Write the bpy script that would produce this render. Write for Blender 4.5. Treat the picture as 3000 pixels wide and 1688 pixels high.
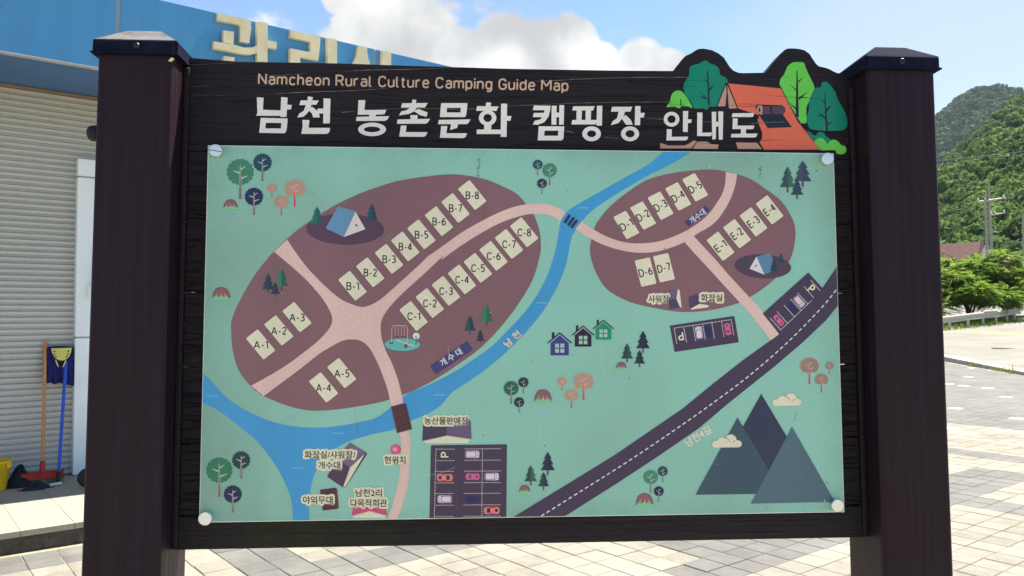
import bpy, bmesh, math, random
import numpy as np
from mathutils import Vector, Matrix

for o in list(bpy.data.objects):
    bpy.data.objects.remove(o, do_unlink=True)
scene = bpy.context.scene
COL = scene.collection
random.seed(7)
rng = np.random.default_rng(7)

# ------------------------------------------------------------ camera
EYE = 1.66
FPX = 2350.0                       # focal length in pixels of the 3000 px wide photograph
PITCH = math.atan((915 - 844) / FPX)
cam_d = bpy.data.cameras.new('camera')
cam_d.sensor_width = 36.0
cam_d.lens = FPX / 3000 * 36.0
cam_d.clip_start = 0.05
cam_d.clip_end = 6000
cam = bpy.data.objects.new('camera', cam_d)
COL.objects.link(cam)
cam.location = (0, 0, EYE)
cam.rotation_euler = (math.radians(90) + PITCH, 0, 0)
scene.camera = cam

# ------------------------------------------------------------ light
SUN_EL = math.radians(60)
SUN_AZ = math.radians(90 - 36)     # clockwise from +Y
SDIR = Vector((math.sin(SUN_AZ) * math.cos(SUN_EL), math.cos(SUN_AZ) * math.cos(SUN_EL), math.sin(SUN_EL)))
sun_d = bpy.data.lights.new('sun', 'SUN')
sun_d.energy = 3.5
sun_d.angle = math.radians(0.55)
sun_d.color = (1.0, 0.95, 0.86)
sun = bpy.data.objects.new('sun', sun_d)
COL.objects.link(sun)
sun.location = (0, 0, 30)
sun.rotation_euler = SDIR.to_track_quat('Z', 'Y').to_euler()

scene.view_settings.view_transform = 'Standard'
scene.view_settings.look = 'None'
scene.view_settings.gamma = 1.0
scene.view_settings.use_curve_mapping = False
scene.view_settings.exposure = 2.0

# camera axes for turning measured picture points into places
FW = np.array([0, math.cos(PITCH), math.sin(PITCH)])
UP = np.array([0, -math.sin(PITCH), math.cos(PITCH)])
RT = np.array([1.0, 0, 0])
CAM = np.array([0, 0, EYE])

def ray(x, y):
    return FW + RT * (x - 1500) / FPX - UP * (y - 844) / FPX

def gnd(x, y, z=0.0):
    d = ray(x, y)
    return CAM + d * ((z - EYE) / d[2])

def at(x, y, depth):
    d = ray(x, y)
    return CAM + d * (depth / d[1])

# ------------------------------------------------------------ world
world = bpy.data.worlds.new('World')
scene.world = world
world.use_nodes = True
wn = world.node_tree.nodes
wl = world.node_tree.links
wn.clear()
w_out = wn.new('ShaderNodeOutputWorld')
w_bg = wn.new('ShaderNodeBackground')
SKY_STRENGTH = 0.05
w_bg.inputs['Strength'].default_value = SKY_STRENGTH
sky = wn.new('ShaderNodeTexSky')
sky.sky_type = 'NISHITA'
sky.sun_disc = False
sky.sun_elevation = SUN_EL
sky.sun_rotation = SUN_AZ
sky.air_density = 1.0
sky.dust_density = 0.0
sky.ozone_density = 3.5
tc = wn.new('ShaderNodeTexCoord')

def wmath(op, a, b=None, c=None, clamp=False):
    n = wn.new('ShaderNodeMath'); n.operation = op; n.use_clamp = clamp
    for i, v in enumerate((a, b, c)):
        if v is None: continue
        if isinstance(v, (int, float)): n.inputs[i].default_value = v
        else: wl.new(v, n.inputs[i])
    return n.outputs[0]

def wnoise(scale, detail, rough, dist=0.0, off=(0, 0, 0), sc=(1, 1, 1)):
    m = wn.new('ShaderNodeMapping'); m.inputs['Location'].default_value = off; m.inputs['Scale'].default_value = sc
    wl.new(tc.outputs['Generated'], m.inputs['Vector'])
    n = wn.new('ShaderNodeTexNoise'); n.inputs['Scale'].default_value = scale
    n.inputs['Detail'].default_value = detail; n.inputs['Roughness'].default_value = rough
    n.inputs['Distortion'].default_value = dist
    wl.new(m.outputs[0], n.inputs['Vector'])
    return n.outputs['Fac']

def wsmooth(v, lo, hi, o0=0.0, o1=1.0):
    n = wn.new('ShaderNodeMapRange'); n.interpolation_type = 'SMOOTHSTEP'
    n.inputs['From Min'].default_value = lo; n.inputs['From Max'].default_value = hi
    n.inputs['To Min'].default_value = o0; n.inputs['To Max'].default_value = o1
    wl.new(v, n.inputs['Value'])
    return n.outputs[0]

def wblob(x, y, rpx, soft=0.55):
    d = ray(x, y); d = d / np.linalg.norm(d)
    n = wn.new('ShaderNodeVectorMath'); n.operation = 'DISTANCE'
    wl.new(tc.outputs['Generated'], n.inputs[0]); n.inputs[1].default_value = tuple(d)
    r = rpx / FPX
    return wsmooth(n.outputs['Value'], soft * r, 1.35 * r, 1.0, 0.0)

# cumulus banks: the general field plus the banks that stand over this valley
billow = wnoise(7.0, 9.0, 0.58, 0.25, (3.1, 0.7, 1.9), (1, 1, 1.35))
field = wnoise(2.2, 4.0, 0.5, 0.0, (0.4, 5.2, 2.0), (1, 1, 1.6))
bank = None
for (bx, by, br) in [(1000, 195, 95), (1110, 110, 130), (1195, 55, 85), (1230, 160, 140), (1330, 185, 105), (1480, 165, 105), (1590, 165, 95), (1670, 155, 90), (1755, 200, 75), (1880, 185, 80), (1955, 205, 70), (1400, 260, 150), (1700, 280, 150),
                     (1000, -20, 60), (2600, 330, 110), (700, 420, 300), (-900, 150, 500), (4200, 60, 500), (1500, -1500, 500), (-400, -1400, 600), (3600, -1500, 700)]:
    b = wblob(bx, by, br)
    bank = b if bank is None else wmath('MAXIMUM', bank, b)
dens = wmath('ADD', wmath('MULTIPLY', bank, 0.62), wmath('MULTIPLY', wmath('SUBTRACT', billow, 0.5), 1.75))
dens = wmath('ADD', dens, wmath('MULTIPLY', wmath('SUBTRACT', field, 0.52), 1.0))
cumulus = wsmooth(dens, 0.22, 0.44)
veil_n = wnoise(2.6, 6.0, 0.55, 0.6, (7.7, 1.3, 0.2), (1.2, 1.2, 2.6))
veil_b = wmath('MAXIMUM', wblob(2800, 200, 560, 0.0), wblob(2480, 230, 260, 0.0))
veil = wmath('ADD', wsmooth(veil_n, 0.45, 0.75, 0.0, 0.6), wmath('MULTIPLY', veil_b, 1.15), clamp=True)
shade_n = wnoise(9.0, 6.0, 0.5, 0.2, (1.0, 2.0, 3.3))
cl_val = wsmooth(shade_n, 0.30, 0.62, 3.1, 5.4)
comb = wn.new('ShaderNodeCombineColor')
wl.new(wmath('MULTIPLY', cl_val, 1.0), comb.inputs[0])
wl.new(wmath('MULTIPLY', cl_val, 1.0), comb.inputs[1])
wl.new(wmath('MULTIPLY', cl_val, 1.0), comb.inputs[2])

def wmix(fac, a, b):
    n = wn.new('ShaderNodeMix'); n.data_type = 'RGBA'
    wl.new(fac, n.inputs[0]); wl.new(a, n.inputs[6]) if not isinstance(a, tuple) else setattr(n.inputs[6], 'default_value', a)
    wl.new(b, n.inputs[7]) if not isinstance(b, tuple) else setattr(n.inputs[7], 'default_value', b)
    return n.outputs[2]
c1 = wmix(wmath('MULTIPLY', veil, 0.62), sky.outputs[0], (3.6, 4.0, 4.4, 1))
c2 = wmix(cumulus, c1, comb.outputs[0])
wl.new(c2, w_bg.inputs['Color'])
wl.new(w_bg.outputs[0], w_out.inputs['Surface'])

# ------------------------------------------------------------ materials
def lin(c):
    return tuple(((v / 255) / 12.92 if v / 255 <= 0.04045 else ((v / 255 + 0.055) / 1.055) ** 2.4) for v in c)

class MB:
    """small node-material builder"""
    def __init__(self, name, rough=0.6, spec=0.5, metal=0.0):
        self.m = bpy.data.materials.new(name); self.m.use_nodes = True
        self.n = self.m.node_tree.nodes; self.l = self.m.node_tree.links
        self.b = self.n['Principled BSDF']
        self.b.inputs['Roughness'].default_value = rough
        self.b.inputs['Metallic'].default_value = metal
        self.b.inputs['Specular IOR Level'].default_value = spec
        self.tc = self.n.new('ShaderNodeTexCoord')
    def noise(self, scale, detail=4, rough=0.55, sc=(1, 1, 1), dist=0.0, coord='Object', off=(0, 0, 0)):
        mp = self.n.new('ShaderNodeMapping'); mp.inputs['Scale'].default_value = sc; mp.inputs['Location'].default_value = off
        self.l.new(self.tc.outputs[coord], mp.inputs['Vector'])
        t = self.n.new('ShaderNodeTexNoise'); t.inputs['Scale'].default_value = scale; t.inputs['Detail'].default_value = detail
        t.inputs['Roughness'].default_value = rough; t.inputs['Distortion'].default_value = dist
        self.l.new(mp.outputs[0], t.inputs['Vector'])
        return t.outputs['Fac']
    def rng(self, v, a, b, c=0.0, d=1.0):
        r = self.n.new('ShaderNodeMapRange'); self.l.new(v, r.inputs['Value'])
        for k, x in zip(('From Min', 'From Max', 'To Min', 'To Max'), (a, b, c, d)): r.inputs[k].default_value = x
        return r.outputs[0]
    def math(self, op, a, b=None, clamp=False):
        m = self.n.new('ShaderNodeMath'); m.operation = op; m.use_clamp = clamp
        for i, v in enumerate((a, b)):
            if v is None: continue
            if isinstance(v, (int, float)): m.inputs[i].default_value = v
            else: self.l.new(v, m.inputs[i])
        return m.outputs[0]
    def mix(self, f, a, b, mode='MIX'):
        m = self.n.new('ShaderNodeMix'); m.data_type = 'RGBA'; m.blend_type = mode
        for i, v in ((0, f), (6, a), (7, b)):
            if isinstance(v, (int, float)): m.inputs[i].default_value = v
            elif isinstance(v, tuple): m.inputs[i].default_value = (*v[:3], 1)
            else: self.l.new(v, m.inputs[i])
        return m.outputs[2]
    def color(self, c):
        if isinstance(c, tuple): self.b.inputs['Base Color'].default_value = (*c[:3], 1)
        else: self.l.new(c, self.b.inputs['Base Color'])
        return self
    def rough(self, v):
        self.l.new(v, self.b.inputs['Roughness']); return self
    def bump(self, h, strength=0.3, dist=0.01):
        b = self.n.new('ShaderNodeBump'); b.inputs['Strength'].default_value = strength; b.inputs['Distance'].default_value = dist
        self.l.new(h, b.inputs['Height']); self.l.new(b.outputs[0], self.b.inputs['Normal'])
        return self
    def attr(self, name):
        a = self.n.new('ShaderNodeAttribute'); a.attribute_name = name
        return a.outputs['Fac']
    def objrand(self):
        return self.n.new('ShaderNodeObjectInfo').outputs['Random']

def simple(name, srgb, rough=0.6, var=0.12, scale=6.0, spec=0.4, metal=0.0, bump=0.0, linear=None):
    b = MB(name, rough, spec, metal)
    c = linear if linear else lin(srgb)
    f = b.noise(scale, 5)
    g = b.rng(f, 0.3, 0.7, 1 - var, 1 + var)
    cc = b.n.new('ShaderNodeVectorMath'); cc.operation = 'SCALE'
    cc.inputs[0].default_value = c; b.l.new(g, cc.inputs['Scale'])
    b.l.new(cc.outputs[0], b.b.inputs['Base Color'])
    if bump: b.bump(b.noise(scale * 8, 4), bump, 0.004)
    return b.m

_pm = {}
PK = np.array((1.28, 1.21, 1.17))
def P(c):
    """printed ink of one colour, faded and lightly soiled"""
    if c in _pm: return _pm[c]
    b = MB('print_%02x%02x%02x' % c, 0.34, 0.42)
    base = np.array(lin(c)) * PK
    base = tuple(float(v) for v in base * min(1.0, 0.88 / base.max()))
    cool = b.noise(2.3, 3, 0.5, off=(3, 1, 7))
    fine = b.noise(260, 2, 0.6)
    vert = b.noise(14, 3, 0.5, sc=(1, 1, 0.06))
    g = b.math('ADD', b.rng(cool, 0.3, 0.7, -0.07, 0.06), b.rng(fine, 0.3, 0.7, -0.06, 0.06))
    g = b.math('ADD', g, b.rng(vert, 0.35, 0.7, -0.04, 0.04))
    g = b.math('ADD', g, 1.0)
    cc = b.n.new('ShaderNodeVectorMath'); cc.operation = 'SCALE'
    cc.inputs[0].default_value = base; b.l.new(g, cc.inputs['Scale'])
    b.l.new(cc.outputs[0], b.b.inputs['Base Color'])
    b.rough(b.rng(cool, 0.3, 0.7, 0.28, 0.45))
    _pm[c] = b.m
    return b.m

# ------------------------------------------------------------ mesh helpers
def link(o, parent=None):
    COL.objects.link(o)
    if parent is not None: o.parent = parent
    return o

def tag(o, label=None, cat=None, group=None, kind=None):
    if label: o['label'] = label
    if cat: o['category'] = cat
    if group: o['group'] = group
    if kind: o['kind'] = kind
    return o

def mesh_obj(name, verts, faces, mats, parent=None, fm=None, smooth=False):
    me = bpy.data.meshes.new(name)
    me.from_pydata([tuple(map(float, v)) for v in verts], [], faces)
    for m in (mats if isinstance(mats, (list, tuple)) else [mats]): me.materials.append(m)
    if fm is not None: me.polygons.foreach_set('material_index', fm)
    if smooth: me.polygons.foreach_set('use_smooth', [True] * len(me.polygons))
    me.update()
    return link(bpy.data.objects.new(name, me), parent)

def np_obj(name, V, Fq, mats, parent=None, attr=None, smooth=False):
    """fast quad mesh from arrays V (n,3) and Fq (m,4)"""
    me = bpy.data.meshes.new(name)
    V = np.asarray(V, np.float32); Fq = np.asarray(Fq, np.int32)
    me.vertices.add(len(V)); me.vertices.foreach_set('co', V.ravel())
    k = Fq.shape[1]
    me.loops.add(Fq.size); me.loops.foreach_set('vertex_index', Fq.ravel())
    me.polygons.add(len(Fq)); me.polygons.foreach_set('loop_start', np.arange(0, Fq.size, k, dtype=np.int32))
    try: me.polygons.foreach_set('loop_total', np.full(len(Fq), k, np.int32))
    except Exception: pass
    for m in (mats if isinstance(mats, (list, tuple)) else [mats]): me.materials.append(m)
    me.update(calc_edges=True)
    if attr is not None:
        a = me.attributes.new('tint', 'FLOAT', 'FACE'); a.data.foreach_set('value', np.asarray(attr, np.float32))
    if smooth: me.polygons.foreach_set('use_smooth', np.ones(len(Fq), bool))
    return link(bpy.data.objects.new(name, me), parent)

def bm_obj(name, bm, mats, parent=None, smooth=False, bevel=0.0, seg=2):
    if bevel:
        bmesh.ops.bevel(bm, geom=list(bm.edges), offset=bevel, segments=seg, profile=0.6, affect='EDGES')
    me = bpy.data.meshes.new(name); bmesh.ops.recalc_face_normals(bm, faces=bm.faces); bm.to_mesh(me); bm.free()
    for m in (mats if isinstance(mats, (list, tuple)) else [mats]): me.materials.append(m)
    if smooth: me.polygons.foreach_set('use_smooth', [True] * len(me.polygons))
    return link(bpy.data.objects.new(name, me), parent)

def bbox(bm, x0, x1, y0, y1, z0, z1, M=None):
    r = bmesh.ops.create_cube(bm, size=1.0)
    for v in r['verts']:
        v.co = Vector((x0 + (v.co.x + .5) * (x1 - x0), y0 + (v.co.y + .5) * (y1 - y0), z0 + (v.co.z + .5) * (z1 - z0)))
        if M is not None: v.co = M @ v.co
    return r['verts']

def box(name, x0, x1, y0, y1, z0, z1, mat, parent=None, bevel=0.0, seg=2, M=None):
    bm = bmesh.new(); bbox(bm, x0, x1, y0, y1, z0, z1, M)
    return bm_obj(name, bm, mat, parent, bevel=bevel, seg=seg)

def tube(bm, p0, p1, r0, r1=None, seg=10, caps=True):
    p0 = Vector(p0); p1 = Vector(p1); r1 = r0 if r1 is None else r1
    q = (p1 - p0).normalized().to_track_quat('Z', 'Y')
    a = [bm.verts.new(p0 + q @ Vector((r0 * math.cos(t), r0 * math.sin(t), 0))) for t in [2 * math.pi * i / seg for i in range(seg)]]
    b = [bm.verts.new(p1 + q @ Vector((r1 * math.cos(t), r1 * math.sin(t), 0))) for t in [2 * math.pi * i / seg for i in range(seg)]]
    for i in range(seg):
        bm.faces.new((a[i], a[(i + 1) % seg], b[(i + 1) % seg], b[i]))
    if caps:
        bm.faces.new(a[::-1]); bm.faces.new(b)

def lathe(bm, prof, seg=24, M=None, closed=True):
    rings = []
    for r, z in prof:
        ring = []
        for i in range(seg):
            t = 2 * math.pi * i / seg
            v = Vector((r * math.cos(t), r * math.sin(t), z))
            ring.append(bm.verts.new(M @ v if M is not None else v))
        rings.append(ring)
    for a, b in zip(rings, rings[1:]):
        for i in range(seg):
            bm.faces.new((a[i], a[(i + 1) % seg], b[(i + 1) % seg], b[i]))
    if closed:
        bm.faces.new(rings[0][::-1]); bm.faces.new(rings[-1])

def path_tube(bm, pts, r, seg=6):
    for a, b in zip(pts, pts[1:]): tube(bm, a, b, r, r, seg, caps=True)

def spline(pts, n=6, closed=False):
    """Catmull-Rom through points"""
    p = [np.array(q, float) for q in pts]
    N = len(p); out = []
    rngi = range(N) if closed else range(N - 1)
    for i in rngi:
        if closed: a, b, c, d = p[(i - 1) % N], p[i], p[(i + 1) % N], p[(i + 2) % N]
        else: a, b, c, d = p[max(i - 1, 0)], p[i], p[i + 1], p[min(i + 2, N - 1)]
        for k in range(n):
            t = k / n
            out.append(0.5 * ((2 * b) + (c - a) * t + (2 * a - 5 * b + 4 * c - d) * t * t + (3 * b - a - 3 * c + d) * t ** 3))
    if not closed: out.append(p[-1])
    return [tuple(q) for q in out]
# ============================================================ the place
AZ = math.radians(51.5)
DA = np.array([math.sin(AZ), math.cos(AZ), 0.0])       # along the office front
DB = np.array([-math.cos(AZ), math.sin(AZ), 0.0])      # into the office
NO = -DB                                               # out of the office front

# ---- ground
def ground_mat():
    b = MB('earth_and_grass', 0.9, 0.2)
    n = b.noise(0.35, 6, 0.6); f = b.noise(9, 5)
    c = b.mix(b.rng(n, 0.42, 0.6), (0.10, 0.13, 0.045), (0.26, 0.23, 0.17))
    c = b.mix(b.rng(f, 0.4, 0.7, 0, 0.4), c, (0.07, 0.09, 0.03))
    b.color(c); return b.m
def road_z(x, y): return 0.06 + 0.050 * (x - 14.5) + 0.0118 * (y - 26)
GN = 90
gx = np.concatenate([np.linspace(-3000, -60, 8), np.linspace(-50, 130, 61), np.linspace(150, 3000, 10)])
gy = np.concatenate([np.linspace(-3000, -60, 8), np.linspace(-50, 180, 70), np.linspace(200, 4000, 12)])
XX, YY = np.meshgrid(gx, gy)
side = np.clip((XX - (16.0 + 0.19 * (YY - 21))) / 6.0, 0, 1) * np.clip((YY - 5) / 12, 0, 1)
ZZ = -0.06 + side * (np.clip(road_z(np.clip(XX, 14.5, 60), np.clip(YY, 20, 110)), -0.02, 6) - 0.12)
V = np.stack([XX.ravel(), YY.ravel(), ZZ.ravel()], 1)
nx, ny = len(gx), len(gy)
I = np.arange((ny - 1) * (nx - 1)); r_, c_ = I // (nx - 1), I % (nx - 1); k0 = r_ * nx + c_
tag(np_obj('ground', V, np.stack([k0, k0 + 1, k0 + nx + 1, k0 + nx], 1), ground_mat(), smooth=True), kind='structure')

# ---- paved forecourt
PA, PB = 0.2115, 0.1965
A0, B0 = 1.875, 3.085
def paver_mat(name, c, v):
    b = MB(name, 0.85, 0.3)
    sp = b.noise(210, 3, 0.7); st = b.noise(2.4, 6, 0.6, coord='Object'); rn = b.attr('tint')
    rn2 = b.objrand()
    ge = b.n.new('ShaderNodeNewGeometry'); wn_ = b.n.new('ShaderNodeTexNoise'); wn_.inputs['Scale'].default_value = 1.1; wn_.inputs['Detail'].default_value = 7; wn_.inputs['Roughness'].default_value = 0.65
    b.l.new(ge.outputs['Position'], wn_.inputs['Vector'])
    wf = b.n.new('ShaderNodeTexNoise'); wf.inputs['Scale'].default_value = 9.0; wf.inputs['Detail'].default_value = 6; wf.inputs['Roughness'].default_value = 0.7; b.l.new(ge.outputs['Position'], wf.inputs['Vector'])
    k = b.math('ADD', b.rng(sp, 0.32, 0.7, -0.20, 0.20), b.rng(wn_.outputs['Fac'], 0.32, 0.68, -0.20, 0.14))
    k = b.math('ADD', k, b.rng(wf.outputs['Fac'], 0.35, 0.7, -0.10, 0.10))
    k = b.math('ADD', k, b.math('MULTIPLY', b.math('SUBTRACT', b.math('ADD', rn, rn2), 0.5), v))
    k = b.math('ADD', k, 1.0)
    cc = b.n.new('ShaderNodeVectorMath'); cc.operation = 'SCALE'; cc.inputs[0].default_value = c; b.l.new(k, cc.inputs['Scale'])
    b.l.new(cc.outputs[0], b.b.inputs['Base Color']); b.bump(sp, 0.35, 0.003); return b.m
M_PC = paver_mat('cream_paver', (0.256, 0.236, 0.188), 0.20)
M_PG = paver_mat('grey_paver', (0.150, 0.144, 0.130), 0.18)
M_PW = paver_mat('white_paver', (0.70, 0.69, 0.65), 0.06)
M_JOINT = simple('joint_sand', (150, 138, 112), 0.95, 0.25, 30)
# sheet of sand under the pavers, cut along the kerb of the road
def kerb_x(y): return 13.47 + (y - 21.16) * 0.1968
pav_out = [(-30, -22), (12, -22), (kerb_x(6) - .02, 6), (kerb_x(27) - .02, 27), (kerb_x(34) - .02, 34), (-30, 34)]
pavement = mesh_obj('pavement', [(x, y, -0.0065) for x, y in pav_out], [tuple(range(len(pav_out)))], M_JOINT)
tag(pavement, kind='structure')
GREYS = [(1.87, 2.31, 4.98, 7.2), (1.87, 4.5, 4.61, 5.0), (4.06, 9.2, 3.08, 3.49), (4.48, 9.2, 3.47, 3.69), (4.48, 5.02, 3.66, 4.65), (7.28, 7.73, -9, 3.1), (9.85, 10.28, -9, 9), (4.48, 4.95, -9, 2.75),
         (-0.9, -0.45, -9, 5.1), (-9, 7.3, 0.9, 1.3), (7.7, 9.9, 1.0, 1.4), (10.2, 12.6, 2.2, 2.6), (7.7, 8.1, 3.6, 8), (5, 9.9, 5.6, 6.0), (-9, 2, 6.35, 6.75)]
WHITES = {}
for xy in ((380, 270, 520), (325, 375, 480), (700, 510, 895), (160, 650, 370), (100, 357, 275), (385, 162, 480), (630, 405, 780), (825, 765, 1046), (90, 870, 290)):
    g = gnd(2740 + (xy[0] + xy[2]) / 2 / 4.025, 1040 + xy[1] / 4.025 - 1.5)
    WHITES[(round((g @ DA - A0) / PA), round((g @ DB - B0) / PB))] = 1
def paver_bm(a0, a1, b0, b1, h):
    e = 0.004
    P4 = lambda i, z: [DA * (x) + DB * (y) + np.array([0, 0, z]) for x, y in ((a0 + i, b0 + i), (a0 + i, b1 - i), (a1 - i, b1 - i), (a1 - i, b0 + i))]
    return P4(0, -0.03 + h) + P4(0, -0.004 + h) + P4(e, h)
QF = [(0, 1, 5, 4), (1, 2, 6, 5), (2, 3, 7, 6), (3, 0, 4, 7), (4, 5, 9, 8), (5, 6, 10, 9), (6, 7, 11, 10), (7, 4, 8, 11), (8, 9, 10, 11)]
def proj(p):
    v = np.asarray(p) - CAM; z = v @ FW
    return (1500 + FPX * (v @ RT) / z, 844 - FPX * (v @ UP) / z, z)
cells = []
wl_front = None
P0 = gnd(120, 1400, 0.15)
PLAT_B = P0 @ DB - 2.0            # paving stops at the platform
for i in range(-50, 150):
    for j in range(-70, 150):
        ac, bc = A0 + (i + .5) * PA, B0 + (j + .5) * PB
        p = DA * ac + DB * bc
        if bc > PLAT_B - 0.10 and ac < 6.7: continue
        if p[1] > 33 or p[0] > kerb_x(p[1]) - 0.16: continue
        x, y, z = proj(p)
        near = abs(p[0]) < 7 and -7 < p[1] < 5
        if not near and (z < 1 or x < -1400 or x > 4300): continue
        vis = z > 1 and 0 < x < 3000 and y < 1700 and ((x < 215) or (470 < x < 2505 and y > 1560 + 50 * (2505 - x) / 2035) or x > 2735)
        cells.append((bool(vis), (1.0 / z ** 3) if vis else 0, i, j, ac, bc, x, y))
cells.sort(key=lambda c: (not c[0], -c[1]))
pm = {}
SV = {0: [], 1: [], 2: []}; SF = {0: [], 1: [], 2: []}; ST = {0: [], 1: [], 2: []}
solo = 0
for (vis, _, i, j, ac, bc, x, y) in cells:
    shift = 0.0
    kind = 0
    if ac > 12.62 + 0.15 * math.sin(j) * 0: kind = 1
    else:
        for (a0, a1, b0, b1) in GREYS:
            if a0 < ac < a1 and b0 < bc < b1: kind = 1
    if bc > PLAT_B - 0.45 and ac < 6.7: kind = 1
    if (i, j) in WHITES: kind = 2
    h = rng.normal(0, 0.0011)
    if vis and solo < 299:
        key = (kind,)
        if key not in pm:
            base = paver_bm(-PA / 2 + .0026, PA / 2 - .0026, -PB / 2 + .0026, PB / 2 - .0026, 0.0)
            me = bpy.data.meshes.new('paver'); me.from_pydata([tuple(v) for v in base], [], QF); me.materials.append((M_PC, M_PG, M_PW)[kind]); me.update()
            pm[key] = me
        o = bpy.data.objects.new('paver', pm[key]); link(o, pavement)
        p = DA * ac + DB * bc
        o.location = (p[0] + rng.normal(0, .0009), p[1] + rng.normal(0, .0009), h)
        o.rotation_euler = (rng.normal(0, .003), rng.normal(0, .003), rng.normal(0, .005))
        solo += 1
    else:
        vv = paver_bm(ac - PA / 2 + .0026, ac + PA / 2 - .0026, bc - PB / 2 + .0026, bc + PB / 2 - .0026, h)
        n = len(SV[kind]); SV[kind] += vv; SF[kind] += [tuple(q + n for q in f) for f in QF[4:]]; ST[kind] += [rng.random()] * 5
allV, allF, allT, allM = [], [], [], []
for k in (0, 1, 2):
    n = len(allV); allV += SV[k]; allF += [tuple(q + n for q in f) for f in SF[k]]; allT += ST[k]; allM += [k] * len(SF[k])
po = np_obj('paver_field', allV, allF, [M_PC, M_PG, M_PW], pavement, allT)
po.data.polygons.foreach_set('material_index', np.array(allM, np.int32)); po['kind'] = 'stuff'

# ---- road, kerb, markings, guard rail
def asphalt(name, c):
    b = MB(name, 0.9, 0.25); sp = b.noise(60, 4, 0.7); st = b.noise(0.5, 5, 0.6)
    k = b.math('ADD', b.rng(sp, 0.3, 0.7, 0.85, 1.15), b.rng(st, 0.35, 0.65, -0.12, 0.12))
    cc = b.n.new('ShaderNodeVectorMath'); cc.operation = 'SCALE'; cc.inputs[0].default_value = c; b.l.new(k, cc.inputs['Scale']); b.l.new(cc.outputs[0], b.b.inputs['Base Color']); return b.m
M_ROAD = asphalt('pale_road', (0.21, 0.198, 0.168))
M_KERB = simple('kerb_concrete', (160, 154, 138), 0.9, 0.2, 4)
rv, rf = [], []
ys = np.linspace(-8, 120, 65)
for k, y in enumerate(ys):
    xl = kerb_x(y) + 0.58
    for q, xo in enumerate((0, 4, 9, 14, 22)):
        x = xl + xo * (1 + max(0, y - 40) * 0.01); rv.append((x, y, road_z(x, max(y, 15)) + 0.02 + max(0, (15 - y)) * 0.0))
    if k:
        for q in range(4): a = (k - 1) * 5 + q; rf.append((a, a + 1, a + 6, a + 5))
tag(mesh_obj('road', rv, rf, M_ROAD, smooth=True), kind='structure')
kerb = link(bpy.data.objects.new('kerb', None)); tag(kerb, kind='structure')
y = 8.0
kme = None
while y < 36:
    ya, yb = y + 0.006, y + 1.0 - 0.006; bm = bmesh.new()
    vs = bbox(bm, 0, 0.62, 0, 1, -0.2, 0.085)
    for v in vs:
        if v.co.z > 0 and v.co.x < 0.1: v.co.x += 0.10
        yy = ya + (yb - ya) * v.co.y; v.co = Vector((kerb_x(yy) + v.co.x, yy, v.co.z + max(road_z(kerb_x(yy), yy), -0.02) * 0.6))
    bm_obj('kerbstone', bm, M_KERB, kerb, bevel=0.015); y += 1.0
# yellow edge line that follows the bend of the road
M_YEL = simple('yellow_road_paint', (214, 180, 92), 0.8, 0.15, 3)
yl = [at(2700, 973, 40.5), at(2770, 968.5, 41.0), at(2800, 967.5, 41.0), at(2850, 968, 40.2), at(2900, 971, 39.0), at(2950, 973, 37.6), at(3000, 975, 36.2), at(3080, 980, 34.4), at(3200, 986, 32)]
yl = spline([(p[0], p[1]) for p in yl], 5); prev = None; V_, F_ = [], []
for k, (x, y) in enumerate(yl):
    t = np.array(yl[min(k + 1, len(yl) - 1)]) - np.array(yl[max(k - 1, 0)]); t /= np.linalg.norm(t); n = np.array([-t[1], t[0]]) * 0.40
    for s in (1, -1): V_.append((x + s * n[0], y + s * n[1], road_z(x + s * n[0], y + s * n[1]) + 0.026))
    if k: F_.append((2 * k - 2, 2 * k, 2 * k + 1, 2 * k - 1))
tag(mesh_obj('road_marking', V_, F_, M_YEL), kind='structure')
m0 = at(2942, 1003, 30)
bm = bmesh.new(); lathe(bm, [(0.42, 0), (0.42, 0.006), (0.36, 0.008), (0.05, 0.008)], 20, Matrix.Translation((m0[0], m0[1], road_z(m0[0], m0[1]) + 0.021)))
tag(bm_obj('manhole_cover', bm, simple('dark_iron', (96, 88, 74), 0.8)), 'dark flat manhole cover set in the pale road', 'manhole')

M_GALV = simple('galvanised_steel', (176, 170, 152), 0.55, 0.12, 3, 0.5, 0.35)
gr = link(bpy.data.objects.new('guard_rail', None))
gpts = [at(px, py, dp) for px, py, dp in ((2640, 985, 41.0), (2712, 974, 41.8), (2782, 965, 43.0), (2836, 957.5, 44.2), (2880, 952, 45.4), (2918, 948, 46.6), (2950, 943, 47.8), (2972, 938.5, 48.8), (2986, 937, 49.6))]
gpts = [np.array([p[0], p[1], road_z(p[0], p[1]) + 0.0 + (p[2] - (road_z(p[0], p[1]))) * 1.0]) for p in gpts]
gr.location = gpts[2]
tag(gr, 'galvanised steel guard rail curving along the far edge of the road', 'guard rail')
def rel(p): return tuple(np.asarray(p) - gpts[2])
top = spline([tuple(p) for p in gpts], 6)
prof = [(0.0, 0.36), (0.05, 0.40), (0.03, 0.48), (0.0, 0.54), (0.03, 0.60), (0.05, 0.68), (0.0, 0.74), (-0.012, 0.74), (-0.012, 0.36)]
V_, F_ = [], []
for k, p in enumerate(top):
    t = np.array(top[min(k + 1, len(top) - 1)]) - np.array(top[max(k - 1, 0)]); t[2] = 0; t /= np.linalg.norm(t); n = np.array([t[1], -t[0], 0])
    for (o_, z_) in prof: V_.append(rel(np.array(p) + n * (o_ + 0.08) + np.array([0, 0, z_])))
    if k:
        m = len(prof)
        for q in range(m): F_.append(((k - 1) * m + q, (k - 1) * m + (q + 1) % m, k * m + (q + 1) % m, k * m + q))
mesh_obj('rail', V_, F_, M_GALV, gr)
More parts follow.
